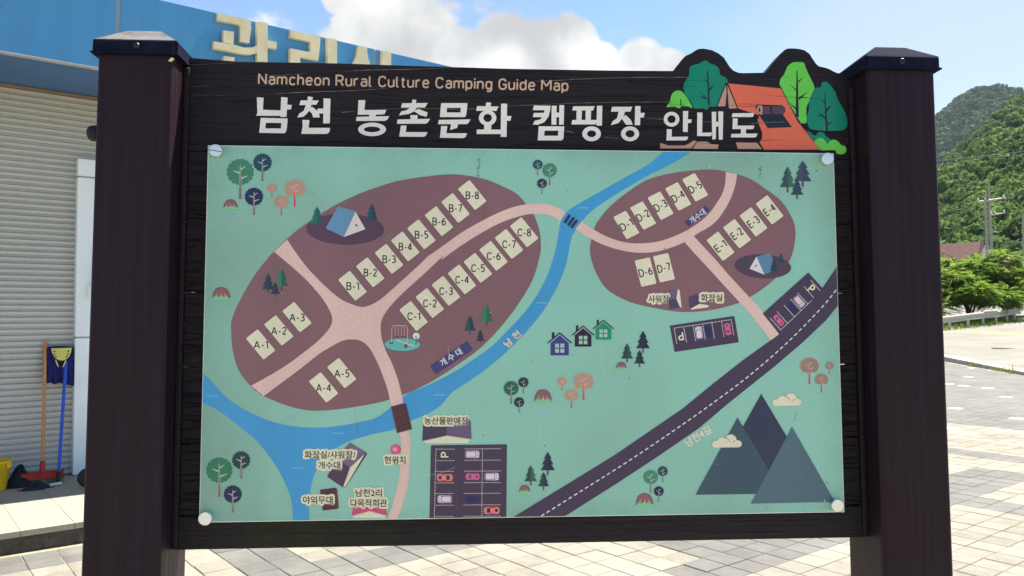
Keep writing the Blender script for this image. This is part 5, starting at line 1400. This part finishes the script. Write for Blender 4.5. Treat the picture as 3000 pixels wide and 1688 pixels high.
# houses
hq = C(1580, 920, 9.6615)
for ax_, ay_, k, body, roof, lite in ((575, 520, 1.0, (54, 52, 122), (14, 14, 26), (168, 180, 208)), (1238, 325, .92, (20, 20, 44), (12, 14, 24), (184, 190, 206)), (1812, 165, .86, (16, 134, 100), (14, 52, 50), (120, 196, 166))):
    pr = Print(0.0, 6); S = lambda L: hq([(ax_ + x * k, ay_ + y * k) for x, y in L])
    pr.poly(S([(-218, 0), (-150, 0), (-150, 150), (-218, 205)]), roof)
    pr.poly(S([(-262, 290), (0, 45), (262, 290), (262, 672), (-262, 672)]), lite); pr.poly(S([(-258, 300), (0, 78), (258, 300), (258, 655), (-258, 655)]), body)
    pr.poly(S([(0, 0), (350, 290), (330, 318), (0, 48), (-335, 318), (-352, 292)]), roof)
    for x in (-130, 18):
        for y in (320, 464): pr.poly(S([(x, y), (x + 112, y), (x + 112, y + 112), (x, y + 112)]), (158, 190, 174))
    pr.build('printed_house', panel)
# tents
pr = Print(0.0, 5)
pr.ell(*one(cA, 1637, 985), 412 / 3.623, 165 / 3.623, (82, 54, 74), 48, ang=.02)
pr.poly(cA([(1560, 740), (1742, 795), (1622, 1068), (1430, 975)]), (96, 140, 172)); pr.poly(cA([(1745, 798), (1850, 985), (1622, 1068)]), (222, 210, 208)); pr.poly(cA([(1750, 925), (1774, 960), (1740, 946)]), INK)
pr.build('printed_tent', panel)
pr = Print(0.0, 5)
pr.ell(*one(cD, 535, 1045), 240 / 2.898, 102 / 2.898, (78, 54, 72), 48, ang=.06)
pr.poly(cD([(480, 964), (595, 930), (655, 1070), (545, 1116)]), (84, 126, 156)); pr.poly(cD([(480, 962), (547, 1116), (421, 1065)]), (214, 204, 206)); pr.poly(cD([(478, 1030), (484, 1047), (463, 1047)]), INK)
pr.build('printed_tent', panel)
for a in ((380, 958, 36, 1028, 1045, (32, 78, 84), (30, 64, 78)), (690, 933, 55, 1018, 1040, (34, 66, 80), (40, 50, 76)), (628, 985, 75, 1085, 1110, (28, 52, 72), (36, 44, 74))): conifer(cD, *a)
# mountains and clouds
Print(0.0, 4).poly(cH([(520, 575), (700, 876), (560, 1100), (395, 800)]), (40, 46, 74)).build('printed_mountain', panel)
Print(0.0, 5).poly(cH([(363, 732), (660, 1237), (85, 1244)]), (52, 76, 90)).build('printed_mountain', panel)
Print(0.0, 6).poly(cH([(724, 793), (1008, 1291), (452, 1303)]), (72, 100, 112)).build('printed_mountain', panel)
for x, y, k in ((690, 615, 1.0), (292, 890, 1.03)):
    pr = Print(0.0, 7); cc = (240, 228, 200); o = lambda dx, dy: one(cH, x + dx * k, y + dy * k)
    s = k / 2.264
    pr.poly([o(-78, 40), o(-95, 22), o(-88, 2), o(-64, -4), o(-50, -22), o(-22, -26), o(-8, -18), o(4, -40), o(30, -46), o(54, -30), o(58, -8), o(82, -4), o(95, 18), o(80, 38)], cc)
    pr.ell(*o(-74, 18), 22 * s, 22 * s, cc); pr.ell(*o(-30, 6), 34 * s, 32 * s, cc); pr.ell(*o(26, -8), 36 * s, 37 * s, cc); pr.ell(*o(68, 16), 28 * s, 23 * s, cc)
    pr.stroke([o(-10, -20), o(4, -18), o(14, -8), o(18, 4)], 1.6, (96, 84, 84)); pr.stroke([o(40, 10), o(44, 0), o(54, -4)], 1.6, (96, 84, 84))
    pr.build('printed_cloud', panel)
# playground
gq = C(1120, 900, 9.6608)
pr = Print(0.0, 6)
pr.ell(*one(gq, 572, 1072), 51.6, 19, (52, 110, 110), 40); pr.ell(*one(gq, 570, 1062), 51.6, 18.6, (92, 176, 168), 40)
PKB = (226, 166, 172)
pr.stroke(gq([(265, 960), (272, 600), (290, 545), (330, 522), (660, 522), (700, 545), (715, 590), (712, 1010)]), 2.0, PKB)
for x in (368, 448, 548, 628): pr.stroke(gq([(x, 540), (x, 820)]), 1.2, (206, 168, 176))
for x in (408, 588): pr.stroke(gq([(x - 50, 835), (x - 40, 852), (x + 40, 850), (x + 52, 832)]), 2.2, (120, 30, 56))
pr.stroke(gq([(405, 930), (925, 1115)]), 2.4, (232, 206, 204)); pr.poly(gq([(612, 1150), (625, 1070), (668, 1020), (712, 1075), (725, 1150)]), (150, 26, 62)); pr.ell(*one(gq, 670, 1018), 2.2, 2.2, WHITE)
for x in (235, 290): pr.poly(gq([(x - 40, 1040), (x, 965), (x + 25, 1040)]), (60, 52, 60))
pr.ell(*one(gq, 962, 820), 10, 10, (206, 222, 200)); pr.line(one(gq, 958, 1040), one(gq, 958, 800), 2.6, (40, 40, 44), 1.4); pr.line(one(gq, 960, 890), one(gq, 1000, 862), 1.6, (40, 40, 44)); pr.line(one(gq, 960, 850), one(gq, 920, 832), 1.4, (40, 40, 44))
pr.build('printed_playground', panel)
# wooden bridge, stone bridge
pr = Print(0.0, 6); bd = [one(cJ, *p) for p in ((163, 150), (325, 112), (390, 390), (230, 432))]
pr.poly(bd, (86, 42, 56))
A_, B_, C_2, D_2 = [np.array(p) for p in bd]
for i in range(8):
    t = .11 + .11 * i; l = A_ + (D_2 - A_) * t; r = B_ + (C_2 - B_) * t
    pr.line(l + (r - l) * .2, r - (r - l) * .15, 2.4, (44, 14, 30))
pr.line(A_ + (B_ - A_) * .18, D_2 + (C_2 - D_2) * .18, 1.6, (44, 16, 30)); pr.line(A_ + (B_ - A_) * .86, D_2 + (C_2 - D_2) * .86, 1.6, (44, 16, 30))
pr.build('printed_bridge', panel)
pr = Print(0.0, 6)
for a, b in (((245, 770), (200, 840)), ((288, 795), (238, 865)), ((322, 822), (272, 890))): pr.rrect(*[(u + v) / 2 for u, v in zip(one(cC_, *a), one(cC_, *b))], (np.array(one(cC_, *a)) - np.array(one(cC_, *b))) * .62, np.array([3.4, 2.4]), (40, 38, 74), .5)
pr.build('printed_bridge', panel)
# boxes and buildings
pr = Print(0.0, 6).poly(cF([(865, 802), (920, 885), (570, 1120), (512, 1038)]), (58, 54, 112)); pr.text('개 수 대', *one(cF, 712, 955), 21, WHITE, 70, -33, off=.02); pr.build('printed_label', panel)
pr = Print(0.0, 6).poly(cC_([(1690, 662), (1735, 715), (1515, 885), (1468, 835)]), (54, 58, 112)); pr.text('개수대', *one(cC_, 1605, 775), 20, WHITE, 52, -37, off=.015); pr.build('printed_label', panel)
pr = Print(0.0, 5); pr.text('남 천', *one(cF, 1292, 786), 22, (150, 128, 110), 55, -43, off=.05, ref='남 천'); pr.text('남 천', *one(cF, 1290, 783), 22, WHITE, 55, -43, off=.02); pr.build('printed_label', panel)
pr = Print(0.0, 5); pr.text('남천4길', *one(cH, 100, 855), 25, CREAM, 83, -32, off=.02); pr.build('printed_label', panel)
LP, DP, CR = (112, 92, 122), (70, 52, 80), (238, 230, 200)
pr = Print(0.0, 6)
pr.poly(cI([(1865, 655), (1640, 1005), (1600, 1005), (1690, 790), (1850, 630)]), (40, 30, 44)); pr.poly(cI([(1685, 530), (1850, 630), (1682, 790), (1530, 700)]), LP); pr.poly(cI([(1682, 788), (1610, 1006), (1445, 895), (1530, 698)]), DP); pr.poly(cI([(1850, 642), (1640, 998), (1614, 1000), (1690, 795)]), CR)
pr.halo('화장실/샤워장/', *one(cI, 1475, 660), 22, 148); pr.halo('개수대', *one(cI, 1465, 772), 21.5, 64); pr.build('printed_building', panel)
pr = Print(0.0, 6); pr.poly(cI([(1368, 1033), (1530, 1010), (1548, 1235), (1397, 1253)]), (78, 30, 46)); pr.poly(cI([(1530, 1010), (1550, 1025), (1568, 1222), (1548, 1237)]), (104, 46, 56)); pr.halo('야외무대', *one(cI, 1345, 1140), 22, 87); pr.build('printed_stage', panel)
pr = Print(0.0, 6); pr.poly(cI([(1740, 1095), (2030, 1095), (2085, 1305), (1893, 1255), (1705, 1305)]), (196, 68, 118)); pr.poly(cI([(1715, 1312), (1893, 1258), (2070, 1308), (2055, 1332), (1730, 1330)]), CR); pr.halo('남천2리', *one(cI, 1885, 1065), 22, 76); pr.halo('다목적회관', *one(cI, 1885, 1172), 22.5, 106); pr.build('printed_building', panel)
pr = Print(0.0, 6); pr.ell(*one(cJ, 215, 605), 15.2, 14.8, (190, 50, 96)); pr.ell(*one(cJ, 215, 603), 14, 13.6, (214, 66, 110)); pr.ell(*one(cJ, 211, 603), 10, 9.6, (224, 106, 138)); pr.ell(*one(cJ, 208, 603), 6.5, 6, (234, 146, 166)); pr.ell(*one(cJ, 206, 602), 3.4, 3, (244, 186, 196))
pr.halo('현위치', *one(cJ, 208, 715), 21.5, 61); pr.build('printed_marker', panel)
pr = Print(0.0, 6); pr.poly(cJ([(508, 300), (756, 300), (758, 456), (497, 512)]), (66, 50, 78)); pr.poly(cJ([(755, 300), (1010, 298), (1020, 492), (757, 456)]), (100, 82, 112)); pr.poly(cJ([(520, 515), (757, 458), (1000, 497), (985, 536), (530, 538)]), CR); pr.halo('농산물판매장', *one(cJ, 752, 300), 21.5, 128); pr.build('printed_building', panel)
pr = Print(0.0, 6); pr.poly(cG([(975, 338), (1075, 318), (1065, 406), (990, 412)]), (96, 88, 122)); pr.poly(cG([(990, 410), (1065, 405), (1107, 487), (1005, 505)]), (72, 58, 90)); pr.poly(cG([(1080, 315), (1096, 320), (1116, 485), (1102, 487), (1066, 405)]), CR); pr.halo('샤워장', *one(cG, 900, 405), 21.5, 60); pr.build('printed_building', panel)
pr = Print(0.0, 6); pr.poly(cG([(1180, 390), (1268, 356), (1284, 452), (1195, 497)]), (72, 58, 90)); pr.poly(cG([(1268, 356), (1350, 400), (1375, 466), (1284, 452)]), (100, 88, 120)); pr.poly(cG([(1200, 500), (1282, 453), (1375, 466), (1362, 486), (1210, 506)]), CR); pr.halo('화장실', *one(cG, 1398, 395), 21.5, 62); pr.build('printed_building', panel)

# dirt: fly specks, runs and scratches
pr = Print(0.0, 10); R4 = random.Random(11)
for i in range(110):
    x, y = R4.uniform(600, 2450), 450 + 1050 * R4.random() ** 1.4; r = R4.choice((.6, .8, 1.0, 1.3, 1.8))
    pr.ell(x, y, r, r * R4.uniform(.7, 1.5), (70, 92, 84) if R4.random() < .7 else (214, 226, 214), 7)
for (x, y, n) in ((1402, 476, 16), (2226, 485, 16), (1415, 605, 8), (2330, 1200, 6), (2424, 1385, 3)):
    for i in range(n): pr.ell(x + R4.uniform(-4, 4), y + R4.uniform(0, 42), R4.uniform(.7, 1.5), R4.uniform(.8, 2.2), (50, 66, 60), 7)
pr.ell(1402, 469, 4, 4, (104, 134, 116), 10)
pr.build('dirt_specks', panel)['kind'] = 'stuff'
pr = Print(0.0, 9)
for i in range(12):
    x, y = R4.uniform(620, 2400), R4.uniform(520, 1450); L = R4.uniform(20, 130); a = R4.choice((1.57, 1.5, .4, 2.6)); b_ = R4.uniform(-.5, .5)
    pr.stroke([(x + L * t * math.cos(a + b_ * t), y + L * t * math.sin(a + b_ * t)) for t in np.arange(0, 1.01, .2)], R4.uniform(.35, .6), (196, 214, 202) if i % 2 else (90, 112, 102))
for cx, cy, r, a0, a1 in ((600, 850, 105, -1.5, -.35), (870, 640, 85, -1.2, -.1)):
    pr.stroke([(cx + r * math.cos(a0 + (a1 - a0) * k / 14), cy + r * math.sin(a0 + (a1 - a0) * k / 14)) for k in range(15)], .45, (96, 130, 116))
pr.build('scratches', panel)['kind'] = 'stuff'

# standoff bolts
for i, (x, y) in enumerate(((630.5, 441), (2426, 465), (2455, 1482), (600, 1520))):
    lx, lz = loc(x, y, -0.013)
    Mb = Matrix.Translation((lx, -0.013, lz)) @ Matrix.Rotation(math.radians(90), 4, 'X')
    bm = bmesh.new(); lathe(bm, [(0.0122, -0.035), (0.0122, -0.0008), (0.0112, 0.0004), (0.0028, 0.0006)], 30, Mb)
    bolt = bm_obj('standoff_bolt', bm, M_STEEL, sign)
    if i == 0:
        bm = bmesh.new(); pl = [(-.0125, 0.0005), (-.004, .0002), (.004, -.0012), (.0118, -.0028)]
        for (a, b_), (c_, d_) in zip(pl, pl[1:]):
            vs = [bm.verts.new((lx + u, -0.0138, lz + w)) for u, w in ((a, b_ + .0008), (c_, d_ + .0008), (c_, d_ - .0006), (a, b_ - .0006))]; bm.faces.new(vs)
        bm_obj('scratch', bm, M_SCREW, bolt)

# ---- lettering and picture on the header
HB = 0.02
def strokes(name, f, polys, rings=(), col=(247, 243, 236), d=HB):
    pr = Print(d, 5)
    # dark engraved edge round each letter
    for P_ in polys:
        c_ = np.mean(f(P_), 0)
        pr.poly(f(P_), col)
    for r in rings:
        o = one(f, r[0], r[1]); s = one(f, r[0] + 1, r[1])[0] - o[0]
        pr.ring(o[0], o[1], r[2] * s, r[3] * s, r[4] * s, r[5] * s, col)
    return pr.build(name, header)
t1_, t2_, t3_ = C(0, 0, 2.415), C(1000, 0, 2.415), C(1900, 120, 4.025)
strokes('letter', t1_, [[(1818, 690), (1866, 693), (1861, 778), (1990, 783), (1988, 822), (1813, 820), (1822, 800)], [(1990, 688), (2036, 692), (2033, 742), (2067, 745), (2058, 776), (2031, 776), (2028, 829), (1984, 829)],
        [(1846, 835), (2036, 840), (2034, 872), (1842, 870)], [(1842, 870), (1882, 870), (1878, 912), (1838, 912)], [(1992, 870), (2034, 872), (2030, 912), (1988, 912)], [(1838, 910), (2030, 910), (2026, 932), (2012, 945), (1834, 941)]])
strokes('letter', t1_, [[(2180, 683), (2216, 690), (2207, 716), (2174, 716)], [(2128, 712), (2256, 712), (2240, 742), (2118, 746)], [(2165, 744), (2203, 744), (2195, 778), (2170, 808), (2146, 828), (2104, 832), (2118, 806), (2150, 785)], [(2182, 778), (2208, 756), (2236, 778), (2256, 800), (2264, 832), (2216, 832), (2208, 806)],
        [(2290, 697), (2339, 700), (2334, 874), (2287, 874)], [(2248, 770), (2292, 770), (2290, 804), (2240, 806)], [(2140, 850), (2190, 850), (2184, 906), (2336, 906), (2332, 934), (2314, 949), (2132, 949), (2142, 900)]])
strokes('letter', t2_, [[(122, 710), (170, 710), (164, 780), (320, 778), (306, 808), (286, 812), (116, 813)], [(198, 812), (246, 812), (244, 832), (198, 832)], [(108, 828), (340, 823), (326, 848), (308, 857), (105, 857)]], [(218, 917, 99, 48, 58, 20)])
strokes('letter', t2_, [[(505, 705), (532, 710), (524, 736), (498, 736)], [(430, 732), (612, 730), (592, 762), (422, 763)], [(488, 760), (534, 760), (520, 788), (478, 808), (408, 818), (424, 790), (460, 782)], [(514, 788), (544, 772), (610, 796), (604, 828), (556, 816)], [(490, 816), (540, 816), (538, 850), (488, 850)],
        [(398, 847), (629, 842), (610, 870), (596, 877), (394, 877)], [(422, 890), (462, 890), (456, 936), (610, 936), (598, 962), (582, 970), (410, 968)]])
strokes('letter', t2_, [[(706, 731), (892, 731), (890, 764), (703, 764)], [(703, 762), (748, 762), (745, 798), (700, 798)], [(846, 762), (889, 762), (886, 798), (842, 798)], [(700, 797), (886, 797), (882, 822), (872, 830), (698, 830)], [(690, 850), (914, 846), (900, 872), (886, 880), (684, 880)],
        [(776, 878), (826, 878), (820, 906), (770, 922)], [(706, 893), (750, 893), (744, 944), (890, 944), (880, 970), (862, 979), (698, 976)]])
strokes('letter', t2_, [[(1025, 726), (1060, 728), (1056, 757), (1020, 757)], [(960, 752), (1112, 755), (1098, 786), (954, 786)], [(1012, 885), (1062, 885), (1060, 922), (1008, 922)], [(958, 918), (1132, 918), (1126, 950), (958, 950)], [(1130, 735), (1173, 735), (1169, 970), (1127, 970)], [(1168, 822), (1204, 822), (1196, 856), (1168, 856)]], [(1035, 836, 62, 55, 30, 28)])
strokes('letter', t2_, [[(1362, 748), (1480, 750), (1477, 781), (1354, 781)], [(1438, 778), (1478, 778), (1466, 826), (1436, 866), (1390, 884), (1354, 882), (1368, 856), (1408, 846), (1428, 818)], [(1362, 800), (1446, 800), (1440, 830), (1354, 830)], [(1488, 750), (1523, 750), (1521, 884), (1486, 884)], [(1542, 745), (1576, 745), (1573, 884), (1540, 884)], [(1520, 798), (1543, 798), (1543, 831), (1520, 831)],
        [(1396, 895), (1577, 895), (1575, 926), (1394, 926)], [(1394, 924), (1438, 924), (1434, 964), (1391, 964)], [(1535, 924), (1575, 924), (1572, 964), (1532, 964)], [(1391, 962), (1572, 962), (1570, 985), (1558, 995), (1389, 995)]])
strokes('letter', t2_, [[(1640, 754), (1792, 752), (1780, 783), (1633, 783)], [(1664, 780), (1702, 780), (1699, 852), (1662, 852)], [(1728, 780), (1767, 780), (1764, 852), (1727, 852)], [(1634, 850), (1812, 850), (1800, 882), (1627, 882)], [(1808, 750), (1846, 750), (1843, 890), (1805, 890)]], [(1770, 948, 66, 53, 32, 24)])
strokes('letter', t2_, [[(1915, 757), (2058, 757), (2045, 791), (1907, 791)], [(1962, 789), (2008, 789), (1994, 830), (1960, 872), (1906, 888), (1920, 858), (1950, 838)], [(1980, 836), (2010, 815), (2046, 848), (2062, 884), (2014, 884)], [(2078, 752), (2116, 752), (2113, 887), (2075, 887)], [(2112, 800), (2146, 800), (2138, 833), (2112, 833)]], [(2042, 948, 64, 53, 32, 26)])
strokes('letter', t3_, [[(405, 830), (466, 828), (463, 925), (509, 928), (500, 970), (463, 970), (460, 1077), (404, 1074)], [(215, 1042), (274, 1045), (271, 1133), (466, 1130), (456, 1165), (432, 1176), (209, 1176)]], [(270, 925, 93, 88, 48, 46)])
strokes('letter', t3_, [[(573, 845), (634, 848), (631, 1085), (746, 1081), (742, 1118), (722, 1126), (571, 1123)], [(743, 838), (796, 838), (793, 1158), (750, 1166)], [(820, 832), (879, 835), (873, 1166), (827, 1166)], [(794, 955), (822, 955), (822, 1012), (794, 1012)]])
strokes('letter', t3_, [[(990, 855), (1243, 852), (1236, 890), (1216, 900), (977, 899)], [(992, 914), (1050, 917), (1046, 1001), (1246, 1000), (1238, 1035), (1216, 1043), (987, 1041)], [(1088, 1040), (1148, 1040), (1146, 1106), (1086, 1106)], [(976, 1099), (1282, 1093), (1272, 1130), (1246, 1141), (969, 1139)]])
# english line
pr = Print(HB, 4)
pen(pr, 'Namcheon Rural Culture Camping Guide Map', 1211, 241.5, 29.5, (190, 160, 136), 905, 1.28, 0.165, 0.165)
pr.build('english_lettering', header)
# camping picture
DG, LG, OR, TN, MR, BK = (0, 124, 96), (98, 196, 66), (222, 104, 72), (186, 142, 118), (82, 58, 70), (24, 22, 34)
def deco(name, items):
    pr = Print(HB, 1)
    for pts, c_, sm in items:
        pp = t3_(pts); pp = spline(pp, 4, True) if sm else pp
        pr.poly(pp, c_)
    pr.build(name, header)
def twig(*a): return [(p, BK, False) for p in a]
deco('painted_tree', [([(485, 315), (530, 285), (600, 268), (640, 240), (690, 235), (720, 265), (780, 285), (830, 330), (845, 400), (900, 430), (940, 480), (905, 500), (880, 560), (850, 640), (820, 740), (800, 775), (735, 775), (700, 790), (685, 815), (640, 795), (540, 795), (500, 720), (440, 640), (412, 560), (420, 500), (450, 450), (478, 400)], DG, True)] +
     twig([(688, 355), (702, 355), (708, 440), (722, 760), (700, 765), (694, 500)], [(622, 418), (692, 478), (692, 495)], [(785, 510), (716, 600), (716, 560)], [(592, 588), (694, 680), (694, 700)], [(585, 655), (650, 660), (690, 690), (640, 678)]))
deco('painted_bush', [([(212, 780), (250, 720), (270, 640), (310, 595), (360, 586), (400, 605), (440, 650), (490, 730), (515, 790), (470, 775), (430, 770), (390, 772), (360, 795), (300, 775)], LG, True)] + twig([(374, 685), (384, 690), (388, 765), (372, 770)], [(430, 725), (388, 768), (400, 768)]))
deco('painted_tree', [([(1640, 300), (1700, 256), (1760, 250), (1830, 258), (1850, 310), (1890, 400), (1915, 450), (1955, 550), (1930, 640), (1890, 720), (1860, 800), (1862, 960), (1810, 968), (1790, 960), (1660, 740), (1610, 640), (1560, 545), (1545, 500), (1560, 440), (1600, 390)], LG, True)] +
     twig([(1744, 352), (1756, 355), (1762, 500), (1772, 900), (1735, 900), (1738, 600)], [(1835, 422), (1762, 500), (1766, 470)], [(1652, 498), (1738, 570), (1736, 590)], [(1890, 590), (1770, 700), (1772, 665)], [(1895, 660), (1800, 660), (1772, 695), (1810, 672)], [(1650, 715), (1740, 790), (1735, 815)]))
deco('painted_tree', [([(2030, 545), (2040, 500), (2070, 482), (2110, 490), (2150, 530), (2200, 600), (2230, 690), (2290, 790), (2330, 880), (2345, 960), (2330, 1020), (2280, 1055), (2100, 1060), (1960, 1050), (1900, 1030), (1875, 980), (1868, 900), (1890, 800), (1890, 720), (1920, 640), (1960, 560)], DG, True)] +
     twig([(2074, 615), (2086, 618), (2092, 760), (2116, 1060), (2090, 1060), (2080, 850)], [(2010, 670), (2078, 725), (2078, 745)], [(2168, 745), (2096, 850), (2095, 800)], [(1980, 810), (2085, 900), (2085, 930)], [(2175, 945), (2112, 1000), (2110, 975)], [(1980, 872), (2050, 878), (2085, 905), (2040, 892)]))
deco('painted_bush', [([(1860, 1065), (1900, 1075), (1940, 1110), (1975, 1115), (1990, 1085), (2030, 1073), (2070, 1090), (2090, 1125), (2140, 1160), (2140, 1195), (2080, 1210), (1950, 1180), (1905, 1120)], DG, True), ([(1955, 1190), (2000, 1150), (2040, 1145), (2085, 1180), (2110, 1215), (2140, 1180), (2190, 1165), (2240, 1190), (2270, 1225), (2320, 1245), (2330, 1300), (2290, 1335), (2220, 1330), (2190, 1290), (2030, 1290), (1985, 1240)], LG, True)])
deco('painted_tent', [([(925, 490), (1565, 552), (1770, 950), (2040, 1290), (1360, 1290), (1300, 1190), (1335, 1150), (1335, 1090), (1300, 1010), (1275, 930), (1300, 870), (1040, 800)], BK, False), ([(940, 503), (1558, 562), (1760, 955), (2025, 1283), (1360, 1283), (1308, 1195), (1340, 1150), (1340, 1080), (1308, 1000), (1285, 930), (1308, 880), (1050, 795)], OR, False),
     ([(905, 495), (935, 495), (1060, 800), (945, 808), (920, 770), (800, 775)], BK, False), ([(910, 520), (920, 600), (905, 772), (815, 772)], TN, False), ([(928, 520), (1042, 795), (952, 800), (945, 770)], TN, False),
     ([(1255, 770), (1300, 752), (1570, 758), (1608, 790), (1610, 840), (1585, 870), (1690, 1018), (1405, 1030), (1300, 870)], BK, False), ([(1290, 768), (1340, 768), (1345, 862), (1310, 862), (1280, 820)], TN, True), ([(1345, 770), (1580, 770), (1602, 800), (1600, 845), (1580, 864), (1340, 864)], MR, False), ([(1430, 766), (1452, 766), (1462, 868), (1440, 868)], BK, False), ([(1298, 790), (1318, 800), (1318, 830), (1300, 838)], BK, True)])
deco('painted_tent_floor', [([(140, 1205), (230, 1232), (430, 1232), (490, 1205), (530, 1175), (568, 1185), (505, 1268), (135, 1268)], TN, False), ([(575, 1190), (690, 1188), (740, 1218), (825, 1222), (815, 1275), (520, 1272)], TN, False), ([(1032, 1198), (1280, 1202), (1335, 1276), (1050, 1274)], TN, False)])
